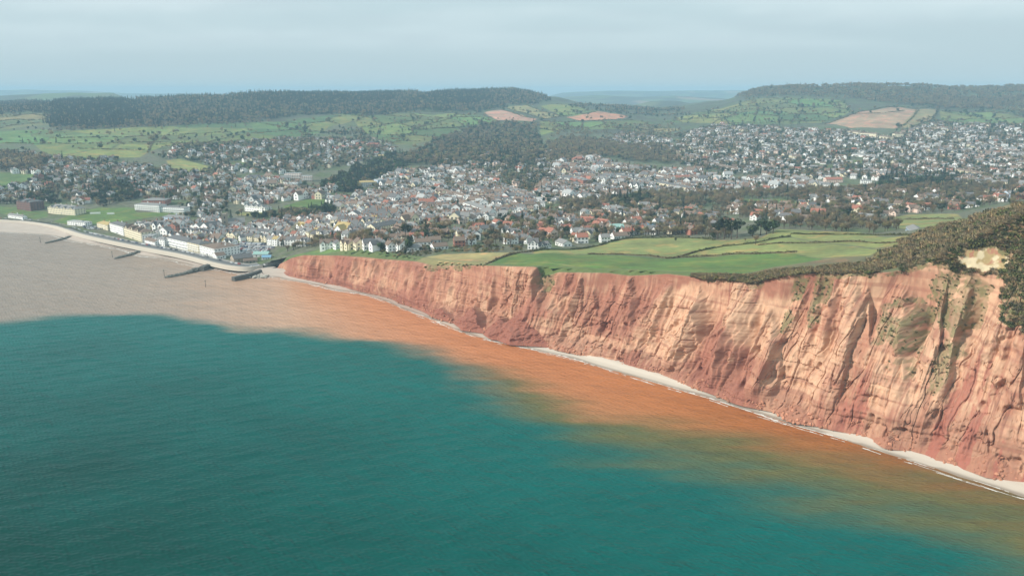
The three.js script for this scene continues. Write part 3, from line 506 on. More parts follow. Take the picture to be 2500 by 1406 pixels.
const flatRoof = (w, d, e) => join([boxAt(w + 0.3, 0.5, d + 0.3, w / 2, e + 0.25, -d / 2), boxAt(w * 0.3, 1.2, d * 0.3, w * 0.55, e + 1.1, -d / 2)]);
const paneGeo = new THREE.BoxGeometry(1, 1, 0.12);

// ---------------------------------------------------------------- a building seen from its long front: survey marks of the two front corners
const taken = [];                                  // footprints: {x, d, r}
const anchors = [];
function building(name, label, category, o) {
  const A = ground(...o.a), B = ground(...o.b), L = Math.hypot(B.x - A.x, B.d - A.d), ux = (B.x - A.x) / L, ud = (B.d - A.d) / L;
  const g = new THREE.Group(); top(g, name, label, category, o.group);
  const y = Math.min(A.y, B.y) + 0.2; g.position.set(A.x, y, -A.d); g.rotation.y = Math.atan2(ud, ux);
  const dep = o.depth ?? 14, e = o.e ?? 8, r = o.rise ?? 3.5, fl = o.floors ?? Math.max(1, Math.round(e / 3.1)), wall = WALLS[o.wall ?? 'white'], roof = ROOFS[o.roof ?? 'slate'];
  part(g, 'wall', gableBody(L, dep, e, o.shape === 'gable' ? r : 0), wall);
  const rf = part(g, 'roof', o.shape === 'gable' ? gableRoof(L, dep, e, r) : o.shape === 'flat' ? flatRoof(L, dep, e) : hipRoof(L, dep, e, r), roof);
  if (o.parapet) part(g, 'cornice', join([boxAt(L + 0.5, 0.5, 0.5, L / 2, e - 0.2, 0.15), boxAt(0.5, 0.5, dep, L + 0.1, e - 0.2, -dep / 2)]), whitePaint);
  const bay = (o.bay ?? 3.2) * 1.25, nb = Math.max(2, Math.round(L / bay)), fh = e / fl, ww = o.ww ?? 1.25, wh = Math.min(o.wh ?? 1.75, fh * 0.6);
  for (let f = 0; f < fl; f++) {
    for (let k = 0; k < nb; k++) { const m = part(g, 'window', paneGeo, glass); m.scale.set(ww, wh, 1); m.position.set((k + 0.5) * L / nb, f * fh + fh * 0.52, 0.03); }
    const ne = Math.max(1, Math.round(dep / 4.5));
    for (let k = 0; k < ne; k++) for (const [x, on] of [[L + 0.03, 1], [-0.03, 1]]) if (on) { const m = part(g, 'window', paneGeo, glass); m.scale.set(ww * 0.9, wh, 1); m.rotation.y = Math.PI / 2; m.position.set(x, f * fh + fh * 0.52, -(k + 0.5) * dep / ne); }
  }
  if (o.balcony) for (let f = 1; f < fl; f++) part(g, 'balcony', join([boxAt(L - 0.6, 0.15, 1.5, L / 2, f * fh, 0.75), boxAt(L - 0.6, 0.9, 0.08, L / 2, f * fh + 0.5, 1.46)]), whitePaint);
  const dm = part(g, 'door', new THREE.BoxGeometry(1.6, 2.3, 0.14), doorPaint); dm.position.set(L * 0.5 + bay * 0.01, 1.15, 0.09);
  const nc = o.chimneys ?? (o.shape === 'flat' ? 0 : Math.max(1, Math.round(L / 14)));
  for (let k = 0; k < nc; k++) { const c = part(rf, 'chimney', join([boxAt(0.9, 2.4, 1.5, 0, 0, 0), boxAt(0.3, 0.6, 0.3, 0, 1.5, 0.35), boxAt(0.3, 0.6, 0.3, 0, 1.5, -0.35)]), o.wall === 'dark brick' || o.wall === 'red brick' ? WALLS['red brick'] : k % 2 ? wall : potClay); c.position.set((k + 0.5) * L / nc, e + r * 0.75 + 0.9, -dep * 0.5 - 0.8); }
  for (let k = 0; k < (o.gables ?? 0); k++) {       // dormer gables rising from the front
    const gw = Math.min(7, L / o.gables * 0.62), cx = (k + 0.5) * L / o.gables, gh = o.gableRise ?? 3.2, body = [], v = [];
    v.push(cx - gw / 2, e - 1, 0.35, cx + gw / 2, e - 1, 0.35, cx + gw / 2, e, 0.35, cx - gw / 2, e - 1, 0.35, cx + gw / 2, e, 0.35, cx - gw / 2, e, 0.35, cx - gw / 2, e, 0.35, cx + gw / 2, e, 0.35, cx, e + gh, 0.35);
    v.push(cx + gw / 2, e - 1, 0.35, cx + gw / 2, e - 1, -2, cx + gw / 2, e, -2, cx + gw / 2, e - 1, 0.35, cx + gw / 2, e, -2, cx + gw / 2, e, 0.35, cx - gw / 2, e - 1, -2, cx - gw / 2, e - 1, 0.35, cx - gw / 2, e, 0.35, cx - gw / 2, e - 1, -2, cx - gw / 2, e, 0.35, cx - gw / 2, e, -2);
    const gb = part(g, 'gable', tri(...v), wall);
    part(gb, 'gable_roof', gableRoof(dep * 0.5 + 0.8, gw, e, gh, 0.3).rotateY(-Math.PI / 2).translate(cx - gw / 2, 0, 0.6 - (dep * 0.5 + 0.8)), roof);
    const w = part(gb, 'window', paneGeo, glass); w.scale.set(1.3, 1.6, 1); w.position.set(cx, e + 0.3, 0.4);
  }
  const n = Math.max(1, Math.round(L / 9)); for (let k = 0; k <= n; k++) for (const q of [0.25, 0.75]) { const t = k / n; taken.push({ x: mix(A.x, B.x, t) - ud * dep * q, d: mix(A.d, B.d, t) + ux * dep * q, r: 5 + dep * 0.25 }); }
  const ph = [(o.a[0] + o.b[0]) / 2, (o.a[1] + o.b[1]) / 2]; if (o.near) anchors.push([o.near, ...ph]);
  g.userData.front = undefined; delete g.userData.front;
  return { g, L, dep, e, r };
}
const seafront = 'buildings along the seafront';
building('seafront_terrace', 'white seafront terrace with balconies, beside the rock groyne beach', 'terrace', { a: [404, 599], b: [457, 612], depth: 20, e: 11, rise: 3.5, floors: 3, balcony: true, roof: 'slate', chimneys: 5, bay: 3, group: seafront, near: 'the white seafront terrace' });
building('seafront_terrace', 'cream middle house of the long seafront terrace', 'terrace', { a: [458, 612], b: [486, 619], depth: 20, e: 11.5, rise: 3.5, floors: 4, wall: 'cream', roof: 'slate', balcony: true, group: seafront });
building('seafront_terrace', 'white end block of the seafront terrace next to the car park', 'terrace', { a: [487, 619], b: [524, 629], depth: 34, e: 10.5, rise: 3.2, floors: 3, roof: 'brown tile', chimneys: 4, parapet: true, group: seafront, near: 'the car park' });
building('hotel', 'cream seafront hotel with three tall front gables', 'hotel', { a: [303, 577], b: [345, 591], depth: 18, e: 13, rise: 4, floors: 4, gables: 3, gableRise: 5, wall: 'cream', roof: 'brown tile', group: seafront, near: 'the cream gabled hotel' });
building('hotel', 'tall white hotel beside the cream gabled hotel', 'hotel', { a: [268, 565], b: [301, 576], depth: 16, e: 13, rise: 3, floors: 4, roof: 'slate', group: seafront });
building('hotel', 'cream villa with ochre roof at the end of the seafront row', 'hotel', { a: [236, 556], b: [262, 563], depth: 14, e: 8, rise: 3, floors: 3, wall: 'cream', roof: 'ochre', group: seafront });
building('hotel', 'grey flat roofed seafront block between cream hotel and white terrace', 'hotel', { a: [347, 592], b: [374, 592], depth: 16, e: 9, floors: 3, shape: 'flat', wall: 'pale grey', roof: 'grey flat', group: seafront });
building('cottage', 'low white seafront cottage row with brown roof', 'house', { a: [352, 594], b: [377, 601], depth: 9, e: 5.5, rise: 2.5, shape: 'gable', roof: 'brown tile', group: seafront });
building('cottage', 'pinkish white bow fronted house left of the long terrace', 'house', { a: [379, 599], b: [401, 602], depth: 12, e: 9, rise: 3, floors: 3, wall: 'white', roof: 'pale slate', group: seafront });
building('row_house', 'pale blue three storey row behind the seafront hotels', 'terrace', { a: [397, 542], b: [450, 546], depth: 13, e: 9, rise: 2.5, floors: 3, wall: 'pale blue', roof: 'pale slate', near: 'the pale blue row' });
building('hotel', 'long white hotel with balconies behind the cricket field', 'hotel', { a: [329, 513], b: [388, 519], depth: 18, e: 11.5, rise: 2.5, floors: 4, balcony: true, roof: 'pale slate', bay: 3, near: 'the long white hotel' });
building('hotel', 'lower white wing of the long hotel behind the cricket field', 'hotel', { a: [389, 518], b: [449, 523], depth: 16, e: 10, rise: 2, floors: 3, balcony: true, shape: 'flat', roof: 'pale slate', bay: 3 });
building('hotel', 'red brick hall with grey roof behind the long white hotel', 'hall', { a: [346, 500], b: [402, 502], depth: 26, e: 9, rise: 3, wall: 'red brick', roof: 'pale slate' });
building('hotel', 'dark brick clifftop hotel with tall bays', 'hotel', { a: [40, 511], b: [74, 516], depth: 24, e: 15, rise: 4, floors: 4, gables: 2, wall: 'dark brick', roof: 'slate', near: 'the dark brick hotel' });
building('hotel', 'dark brick wing of the clifftop hotel', 'hotel', { a: [75, 514], b: [102, 511], depth: 18, e: 12, rise: 3, floors: 4, wall: 'dark brick', roof: 'slate' });
building('hotel', 'cream hotel with many dormer gables on the green slope', 'hotel', { a: [116, 520], b: [182, 526], depth: 20, e: 10, rise: 4.5, floors: 3, gables: 4, wall: 'cream', roof: 'pale slate', near: 'the cream dormered hotel' });
building('pavilion', 'low white pavilion between the cricket field and the beach', 'pavilion', { a: [163, 549], b: [207, 553], depth: 12, e: 5.5, floors: 2, shape: 'flat', roof: 'grey flat', near: 'the white pavilion' });
building('pavilion', 'small white shelter row beside the upper promenade', 'shelter', { a: [18, 531], b: [54, 536], depth: 7, e: 4.5, rise: 2, shape: 'gable', roof: 'pale slate' });
building('villa', 'white ornate villa hotel above the yellow-green lawn', 'hotel', { a: [597, 515], b: [646, 519], depth: 16, e: 9, rise: 3, floors: 2, gables: 4, roof: 'pale slate', near: 'the white villa hotel' });
building('boat_shed', 'long shed with white gable and grey roof by the river mouth', 'shed', { a: [571, 643], b: [618, 637], depth: 14, e: 5, rise: 4, shape: 'gable', wall: 'stone', roof: 'slate', floors: 1, chimneys: 0, bay: 8, near: 'the boat sheds' });
building('boat_shed', 'low stone shed in front of the long shed', 'shed', { a: [594, 644], b: [628, 640], depth: 7, e: 3, rise: 2.2, shape: 'gable', wall: 'stone', roof: 'brown tile', floors: 1, chimneys: 0, bay: 8 });
building('boat_shed', 'small white boathouse beside the end of the terrace', 'shed', { a: [528, 634], b: [551, 631], depth: 12, e: 4.5, rise: 3, shape: 'gable', roof: 'brown tile', floors: 1, chimneys: 0, bay: 6 });
building('boat_shed', 'shed with green-grey sheet roof beside the car park', 'shed', { a: [616, 629], b: [653, 624], depth: 13, e: 4, rise: 2.5, shape: 'gable', wall: 'pale grey', roof: 'green', floors: 1, chimneys: 0, bay: 8 });
building('boat_shed', 'small shed with pale blue roof near the cliff end', 'shed', { a: [638, 635], b: [660, 631], depth: 9, e: 3.2, rise: 1.8, shape: 'gable', wall: 'pale grey', roof: 'blue sheet', floors: 1, chimneys: 0, bay: 7 });
building('office_block', 'long white building with grey roof in the dense town', 'building', { a: [1131, 507], b: [1199, 524], depth: 18, e: 8.5, rise: 3.5, floors: 2, roof: 'pale slate', near: 'the long town building' });
building('hall', 'white hall with bright orange-red roof in the town centre', 'hall', { a: [1022, 503], b: [1057, 502], depth: 15, e: 6, rise: 5, shape: 'gable', roof: 'red tile', floors: 1, near: 'the orange roofed hall' });
building('row_house', 'stone coloured terrace with long slate roof in the old town', 'terrace', { a: [915, 569], b: [969, 562], depth: 14, e: 8.5, rise: 4, shape: 'gable', wall: 'cream', roof: 'slate', floors: 3 });
building('row_house', 'white curved end of the slate roofed terrace in the old town', 'terrace', { a: [890, 559], b: [914, 569], depth: 12, e: 8.5, rise: 3, floors: 3, roof: 'slate' });
building('block', 'small white flat roofed block among slate roofs', 'building', { a: [855, 528], b: [881, 528], depth: 14, e: 9, shape: 'flat', roof: 'grey flat', near: 'the flat roofed block' });
building('school', 'pale school building with ochre roof behind dark trees', 'school', { a: [872, 457], b: [920, 455], depth: 18, e: 9, rise: 3, wall: 'pale grey', roof: 'ochre', near: 'the ochre roofed school' });
building('school', 'pale blue-grey wing of the ochre roofed school', 'school', { a: [922, 454], b: [963, 450], depth: 16, e: 12, rise: 2, shape: 'flat', wall: 'pale blue', roof: 'grey flat' });
building('flats', 'four storey brick and white block of flats above the lawn', 'flats', { a: [694, 437], b: [733, 438], depth: 16, e: 12, floors: 4, shape: 'flat', wall: 'pale pink', roof: 'grey flat', balcony: true, near: 'the blocks of flats' });
building('flats', 'lower block of flats with white balconies', 'flats', { a: [736, 443], b: [761, 443], depth: 14, e: 11, floors: 4, shape: 'flat', wall: 'pale pink', roof: 'grey flat', balcony: true });
building('villa', 'tall white gothic villa with pointed gables', 'villa', { a: [627, 454], b: [647, 454], depth: 14, e: 13, rise: 4, gables: 2, gableRise: 5, roof: 'pale slate', near: 'the white gothic villa' });
building('row_house', 'long white crescent curving down from the gothic villa', 'terrace', { a: [652, 452], b: [722, 467], depth: 12, e: 6.5, rise: 3, shape: 'gable', wall: 'cream', roof: 'brown tile', floors: 2 });
building('villa', 'square white hotel standing among dark trees below the gothic villa', 'hotel', { a: [606, 481], b: [628, 481], depth: 16, e: 10, rise: 2.5, floors: 3, roof: 'pale slate' });
building('row_house', 'red brick terrace with white bays in the dense inland town', 'terrace', { a: [1392, 446], b: [1424, 453], depth: 16, e: 11, rise: 4, floors: 3, gables: 3, wall: 'red brick', roof: 'pale slate', near: 'the red brick terrace' });
building('row_house', 'small red brick block above the red brick terrace', 'terrace', { a: [1360, 411], b: [1383, 412], depth: 14, e: 9, rise: 3.5, shape: 'gable', wall: 'red brick', roof: 'brown tile', floors: 3 });
building('row_house', 'tall orange brick house with steep gables inland', 'house', { a: [1400, 398], b: [1428, 398], depth: 16, e: 11, rise: 5, gables: 2, wall: 'red brick', roof: 'red tile', floors: 3 });
building('hall', 'long building with dull red roof in the inland town', 'hall', { a: [1652, 441], b: [1690, 438], depth: 18, e: 6, rise: 4, shape: 'gable', wall: 'pale pink', roof: 'red tile', near: 'the dull red roof' });
building('hall', 'flat white school building at the head of the valley', 'school', { a: [1572, 357], b: [1604, 356], depth: 22, e: 7, shape: 'flat', wall: 'cream', roof: 'grey flat', near: 'the flat white school' });
building('block', 'square white block at the end of the long inland terrace', 'building', { a: [2103, 452], b: [2129, 452], depth: 16, e: 9, rise: 2, roof: 'pale slate', near: 'the square white block' });
building('hall', 'long hall with red roof beside the square white block', 'hall', { a: [2018, 447], b: [2059, 445], depth: 16, e: 7, rise: 4, shape: 'gable', wall: 'pale pink', roof: 'red tile' });
building('flats', 'cream row of flats under the brown ploughed field', 'flats', { a: [2066, 326], b: [2096, 330], depth: 16, e: 9, rise: 3, wall: 'cream', roof: 'brown tile', near: 'the cream flats' });
building('flats', 'second cream row of flats under the brown ploughed field', 'flats', { a: [2099, 331], b: [2140, 334], depth: 16, e: 9, rise: 3, wall: 'cream', roof: 'brown tile' });
building('flats', 'third cream row of flats stepping downhill', 'flats', { a: [2143, 336], b: [2167, 342], depth: 16, e: 9, rise: 3, wall: 'cream', roof: 'brown tile' });
building('flats', 'tall cream block across the gap from the cream rows', 'flats', { a: [2185, 338], b: [2206, 338], depth: 18, e: 14, rise: 3, floors: 4, wall: 'cream', roof: 'brown tile' });
building('hall', 'cream church hall in the inland suburb', 'hall', { a: [1934, 389], b: [1957, 389], depth: 18, e: 8, rise: 4, shape: 'gable', wall: 'cream', roof: 'brown tile' });
building('row_house', 'long white inland terrace running down towards the red roofed hall', 'terrace', { a: [1935, 438], b: [2012, 456], depth: 11, e: 6.5, rise: 3, shape: 'gable', roof: 'pale slate', floors: 2, chimneys: 8 });
building('row_house', 'long white terrace beside the green bank inland', 'terrace', { a: [1712, 399], b: [1800, 420], depth: 11, e: 6.5, rise: 3, shape: 'gable', roof: 'brown tile', floors: 2, chimneys: 8 });
building('row_house', 'white terrace row among the dense inland houses', 'terrace', { a: [1444, 456], b: [1500, 470], depth: 11, e: 6.5, rise: 3, shape: 'gable', roof: 'slate', floors: 2, chimneys: 6 });
[['white', 'slate', [1500, 431], [1572, 449], 'white terrace above the red brick terrace streets'], ['white', 'brown tile', [1566, 424], [1640, 442], 'white brown-roofed terrace left of the dull red roof'], ['cream', 'slate', [1600, 453], [1684, 468], 'cream terrace just behind the bare tree belt'], ['white', 'brown tile', [1832, 402], [1892, 417], 'white terrace continuing the row beside the green bank'], ['white', 'pale slate', [1868, 441], [1932, 453], 'white slate-roofed terrace uphill of the red roofed hall'], ['white', 'brown tile', [2240, 396], [2312, 407], 'white terrace in the middle of the inland suburb'], ['cream', 'brown tile', [2332, 421], [2402, 431], 'cream terrace low in the inland suburb'], ['white', 'pale slate', [2078, 381], [2136, 388], 'white terrace beside the small suburban green'], ['white', 'slate', [1952, 359], [2006, 367], 'small white terrace high in the suburb'],
  ['white', 'brown tile', [1062, 471], [1130, 487], 'white terrace above the long white town building'], ['white', 'pale slate', [984, 521], [1044, 532], 'white terrace below the orange roofed hall'], ['white', 'slate', [1204, 470], [1282, 488], 'white terrace at the inland edge of the town centre'], ['cream', 'pale slate', [770, 563], [826, 570], 'cream terrace in the middle of the old town'], ['white', 'slate', [600, 572], [654, 577], 'white terrace behind the car park'], ['white', 'pale slate', [1010, 446], [1080, 458], 'white row among the hillside bungalows']].forEach(([wall, roof, a, b, label]) => building('row_house', label, 'terrace', { a, b, depth: 11, e: 7.2, rise: 2.8, shape: 'gable', wall, roof, floors: 2, chimneys: 7, bay: 3.6 }));
building('glasshouse', 'pale glasshouse at the edge of the clifftop meadow', 'glasshouse', { a: [2212, 563], b: [2238, 562], depth: 12, e: 3.5, rise: 2.6, shape: 'gable', wall: 'pale blue', roof: 'pale slate', floors: 1, chimneys: 0, bay: 2 });
building('villa', 'white clifftop house with two gables beside the meadow hedge', 'house', { a: [1288, 609], b: [1314, 608], depth: 12, e: 6.5, rise: 4, shape: 'gable', gables: 1, roof: 'slate', near: 'the meadow villa' });
building('villa', 'white side wing of the clifftop house beside the meadow hedge', 'house', { a: [1316, 608], b: [1346, 606], depth: 10, e: 4.2, rise: 3, shape: 'gable', gables: 2, roof: 'slate' });
building('office_block', 'pale long building with shallow roof among inland trees', 'building', { a: [1470, 516], b: [1520, 519], depth: 22, e: 6, rise: 4, roof: 'pale slate' });
building('villa', 'orange-brown country house among trees on the slope', 'house', { a: [895, 358], b: [930, 360], depth: 16, e: 9, rise: 4, gables: 3, wall: 'red brick', roof: 'red tile' });
building('villa', 'wide cream house among trees below the country house', 'house', { a: [916, 385], b: [958, 388], depth: 14, e: 7, rise: 2.5, wall: 'cream', roof: 'ochre' });
anchors.push(['the meadow hedge', 1500, 590], ['the cliff gardens', 920, 605], ['the umbrella pines', 1800, 560], ['the rugby field', 760, 500], ['the hill field', 460, 405], ['the scrub hillside', 2300, 520], ['the tree belt', 1750, 490], ['the old town roofs', 740, 560], ['the inland suburb', 2300, 400]);
{ // church
  const g0 = ground(549, 556), g = new THREE.Group(); top(g, 'church', 'stone church with square tower among the old town roofs', 'church'); g.position.set(g0.x, g0.y, -g0.d); g.rotation.y = 0.35;
  part(g, 'tower', join([boxAt(9, 22, 9, 0, 10, 0), boxAt(9.6, 0.6, 9.6, 0, 20.6, 0), ...[-1, 1].flatMap((a) => [-1, 1].map((b) => boxAt(1.3, 2.2, 1.3, a * 4.1, 22, b * 4.1))), ...[-3, 0, 3].flatMap((q) => [boxAt(1.5, 1, 0.7, q, 21.4, 4.2), boxAt(1.5, 1, 0.7, q, 21.4, -4.2), boxAt(0.7, 1, 1.5, 4.2, 21.4, q), boxAt(0.7, 1, 1.5, -4.2, 21.4, q)])]), WALLS.stone);
  for (const [x, z, r] of [[0, 4.52, 0], [4.52, 0, Math.PI / 2]]) for (const y of [16, 9]) { const w = part(g, 'window', paneGeo, glass); w.scale.set(1.6, 3.4, 1); w.position.set(x, y, z); w.rotation.y = r; }
  part(g, 'nave', gableBody(24, 11, 8, 6).translate(4.5, 0, 5.5), WALLS.stone); part(g, 'roof', gableRoof(24, 11, 8, 6).translate(4.5, 0, 5.5), ROOFS['pale slate']);
  part(g, 'aisle', gableBody(18, 7, 5, 3).translate(7, 0, 12.4), WALLS.stone); part(g, 'aisle_roof', gableRoof(18, 7, 5, 3).translate(7, 0, 12.4), ROOFS.slate);
  taken.push({ x: g0.x, d: g0.d, r: 12 }, { x: g0.x + 14, d: g0.d, r: 14 }, { x: g0.x + 24, d: g0.d + 4, r: 9 }); anchors.push(['the church tower', 549, 545]);
}
for (const p of [[240, 520, 60], [620, 522, 30], [755, 500, 40]]) { }

// ---------------------------------------------------------------- houses
const houseKinds = ['gabled house', 'bungalow', 'double fronted house', 'tall narrow house', 'winged house'].map((kind, n) => {
  const dims = [[10, 8, 5.9, 3.0], [14, 9, 3.3, 2.6], [14, 9, 6.0, 3.1], [7, 10, 8.2, 2.8], [11, 8, 5.8, 3.1]][n], [w, d, e, r] = dims;
  const wall = [gableBody(w, d, e, r)], roof = [gableRoof(w, d, e, r)], chim = [], win = [];
  const ch = (x, z) => chim.push(join([boxAt(0.8, 2.2, 1.3, x, e + r * 0.86 + 0.6, z), boxAt(0.28, 0.5, 0.28, x, e + r * 0.86 + 1.9, z + 0.3), boxAt(0.28, 0.5, 0.28, x, e + r * 0.86 + 1.9, z - 0.3)]));
  if (n === 4) { wall.push(gableBody(7, 6, e - 0.6, 3).rotateY(-Math.PI / 2).translate(w - 6.2, 0, -0.5)); roof.push(gableRoof(7, 6, e - 0.6, 3).rotateY(-Math.PI / 2).translate(w - 6.2, 0, -0.5)); }
  if (n === 2) { for (const x of [1.2, w - 5.2]) { wall.push(gableBody(1.6, 4, e, 2.4).rotateY(-Math.PI / 2).translate(x, 0, -0.2)); roof.push(gableRoof(3.4, 4, e, 2.4).rotateY(-Math.PI / 2).translate(x, 0, -1.9)); } }
  ch(w * 0.12, -d / 2); if (n !== 1) ch(w * 0.88, -d / 2);
  const fl = e > 6.5 ? 3 : e > 4 ? 2 : 1, nb = Math.max(2, Math.round(w / 3.2));
  for (let f = 0; f < fl; f++) {
    const y = (f + 0.52) * e / fl;
    for (let k = 0; k < nb; k++) { if (n === 2 && (k === 0 || k === nb - 1)) { win.push([(k ? w - 3.2 : 3.2), y, 1.45, 0]); continue; } if (n === 4 && k >= nb - 2) continue; win.push([(k + 0.5) * w / nb, y, 0.03, 0]); }
    if (n === 4) win.push([w - 3.2, y, 6.55, 0]);
    for (const z of [-d * 0.3, -d * 0.7]) { win.push([-0.03, y, z, 1]); win.push([w + 0.03, y, z, 1]); }
  }
  const wallG = join(wall).translate(-w / 2, 0, d / 2), roofG = join(roof).translate(-w / 2, 0, d / 2), chims = chim.map((c) => c.translate(-w / 2, 0, d / 2));
  const wins = win.map(([x, y, z, s]) => ({ x: x - w / 2, y, z: z + d / 2, s }));
  const panes = join(wins.map((q) => { const g = new THREE.BoxGeometry(1.3, 1.35, 0.12); if (q.s) g.rotateY(Math.PI / 2); return g.translate(q.x, q.y, q.z); }));
  const door = new THREE.BoxGeometry(1.0, 2.1, 0.14).translate(-w / 2 + w * 0.5 / nb + w / nb * 0.5, 1.05, d / 2 + 0.09);
  return { kind, wall: wallG, roof: roofG, chims, chimAll: join(chims.map((c) => c.clone())), wins, panes, door, w, d };
});
const houses = [];                                  // {x,d,y,rot,s,kind,wall,roof}
const cellOf = new Map(), CS = 24;
const cellAdd = (o) => { const k = Math.floor(o.x / CS) + ':' + Math.floor(o.d / CS); if (!cellOf.has(k)) cellOf.set(k, []); cellOf.get(k).push(o); };
for (const t of taken) cellAdd(t);
const blocked = (x, d, r) => { const ci = Math.floor(x / CS), cj = Math.floor(d / CS); for (let i = -1; i <= 1; i++) for (let j = -1; j <= 1; j++) for (const o of cellOf.get((ci + i) + ':' + (cj + j)) ?? []) if (Math.hypot(o.x - x, o.d - d) < o.r + r) return true; return false; };
const keepOpen = covers.map((c) => c[4]);
const mapPoly = (poly) => poly.map(([px, py]) => { const g = ground(px, py); return [g.x, g.d]; });
const carPark = mapPoly([[560, 612], [590, 590], [640, 592], [668, 606], [640, 620], [590, 626], [574, 622]]);
keepOpen.push(carPark);
const openAt = (x, d) => keepOpen.some((p) => inside(p, x, d));
const pick = (R, list) => { let t = 0; for (const [, w] of list) t += w; let r = R() * t; for (const [v, w] of list) { r -= w; if (r <= 0) return v; } return list[0][0]; };
const MIXES = {
  old: { kind: [[0, 3], [2, 2], [3, 4], [4, 1]], wall: [['white', 10], ['cream', 2.4], ['pale grey', 1], ['red brick', 0.6], ['stone', 0.3]], roof: [['slate', 7], ['brown tile', 2], ['pale slate', 3], ['red tile', 0.35], ['ochre', 0.6]] },
  white: { kind: [[0, 4], [2, 3], [4, 2], [1, 2]], wall: [['white', 9], ['cream', 2], ['pale pink', 0.8], ['pale grey', 1], ['red brick', 0.5]], roof: [['slate', 3], ['brown tile', 4], ['pale slate', 4], ['grey flat', 1.2], ['red tile', 0.35]] },
  villa: { kind: [[0, 3], [2, 4], [4, 3], [1, 1]], wall: [['white', 8], ['cream', 2], ['pale grey', 1], ['red brick', 1], ['pale pink', 0.6]], roof: [['slate', 3], ['brown tile', 4], ['pale slate', 2], ['red tile', 0.6]] },
  red: { kind: [[0, 3], [2, 3], [4, 3], [1, 1.5]], wall: [['white', 7], ['cream', 2], ['pale pink', 0.8], ['red brick', 0.8]], roof: [['red tile', 1.4], ['slate', 4], ['brown tile', 4]] },
};
function addHouse(x, d, rot, s, kind, wall, roof) { const k = houseKinds[kind], o = { x, d, y: landHeight(x, d) - 0.1, rot, s, kind, wall, roof, r: Math.max(k.w, k.d) * 0.36 * s }; houses.push(o); cellAdd(o); }
// single houses that can be read off one by one
const H1 = [[800, 607, 2, 'white', 'brown tile'], [825, 606, 0, 'white', 'slate'], [852, 607, 2, 'cream', 'brown tile'], [877, 607, 0, 'cream', 'brown tile'], [900, 607, 0, 'white', 'slate'], [928, 607, 4, 'white', 'slate'], [952, 611, 0, 'white', 'brown tile'], [978, 609, 2, 'white', 'brown tile'], [1010, 611, 1, 'white', 'pale slate'], [962, 592, 4, 'white', 'brown tile'], [1032, 597, 1, 'white', 'brown tile'], [1015, 581, 0, 'white', 'slate'], [1057, 592, 1, 'pale grey', 'brown tile'], [922, 582, 0, 'white', 'red tile'], [938, 582, 4, 'white', 'brown tile'], [1072, 608, 1, 'white', 'brown tile'], [1132, 583, 2, 'cream', 'pale slate'], [1147, 596, 0, 'white', 'slate'], [1121, 601, 0, 'red brick', 'brown tile'], [1082, 578, 2, 'dark brick', 'brown tile'], [1180, 571, 0, 'cream', 'slate'],
  [1246, 594, 2, 'white', 'pale slate'], [1266, 592, 0, 'red brick', 'brown tile'], [1283, 594, 0, 'white', 'slate'], [1328, 577, 4, 'white', 'red tile'], [1346, 580, 0, 'pale pink', 'red tile'], [1381, 567, 2, 'white', 'red tile'], [1402, 553, 2, 'white', 'slate'], [1408, 577, 4, 'white', 'pale slate'], [1434, 570, 2, 'white', 'red tile'], [1473, 557, 2, 'white', 'red tile'], [1446, 548, 4, 'red brick', 'red tile'], [1458, 562, 0, 'pale pink', 'red tile'], [1505, 567, 2, 'white', 'green'], [1428, 531, 3, 'white', 'pale slate'], [1476, 591, 0, 'white', 'pale slate'], [1376, 600, 1, 'white', 'pale slate'], [1420, 593, 0, 'white', 'red tile'], [1512, 582, 1, 'white', 'brown tile'], [1527, 578, 0, 'pale pink', 'red tile'], [1558, 570, 2, 'white', 'red tile'], [1638, 560, 4, 'white', 'slate'], [1642, 570, 0, 'cream', 'pale slate'], [1592, 558, 1, 'pale grey', 'blue sheet'], [1310, 540, 2, 'white', 'pale slate'], [1258, 560, 0, 'cream', 'brown tile'], [1553, 548, 0, 'white', 'red tile'], [1290, 545, 0, 'white', 'slate'], [1572, 510, 2, 'cream', 'pale slate'],
  [2110, 512, 2, 'cream', 'brown tile'], [2069, 512, 1, 'white', 'brown tile'], [2032, 496, 0, 'white', 'pale slate'], [2156, 527, 1, 'white', 'brown tile'], [2114, 535, 1, 'pale grey', 'pale slate'], [1996, 520, 0, 'white', 'slate'], [1960, 520, 0, 'white', 'brown tile'], [1856, 512, 2, 'white', 'brown tile'], [1985, 489, 4, 'white', 'pale slate'], [2147, 468, 2, 'white', 'slate'], [2268, 487, 0, 'white', 'slate'], [2287, 477, 0, 'white', 'brown tile'], [2340, 495, 2, 'cream', 'brown tile'], [2441, 489, 2, 'pale pink', 'red tile'], [2464, 483, 2, 'pale blue', 'pale slate'], [2003, 505, 1, 'white', 'brown tile'], [2092, 494, 0, 'white', 'red tile']];
{ const R = rng(12); for (const [px, py, k, w, r] of H1) { const g = ground(px, py); addHouse(g.x, g.d, (R() < 0.5 ? 0.35 : -0.9) + (R() - 0.5) * 0.5, 1.08 + 0.28 * R(), k, w, r); } }
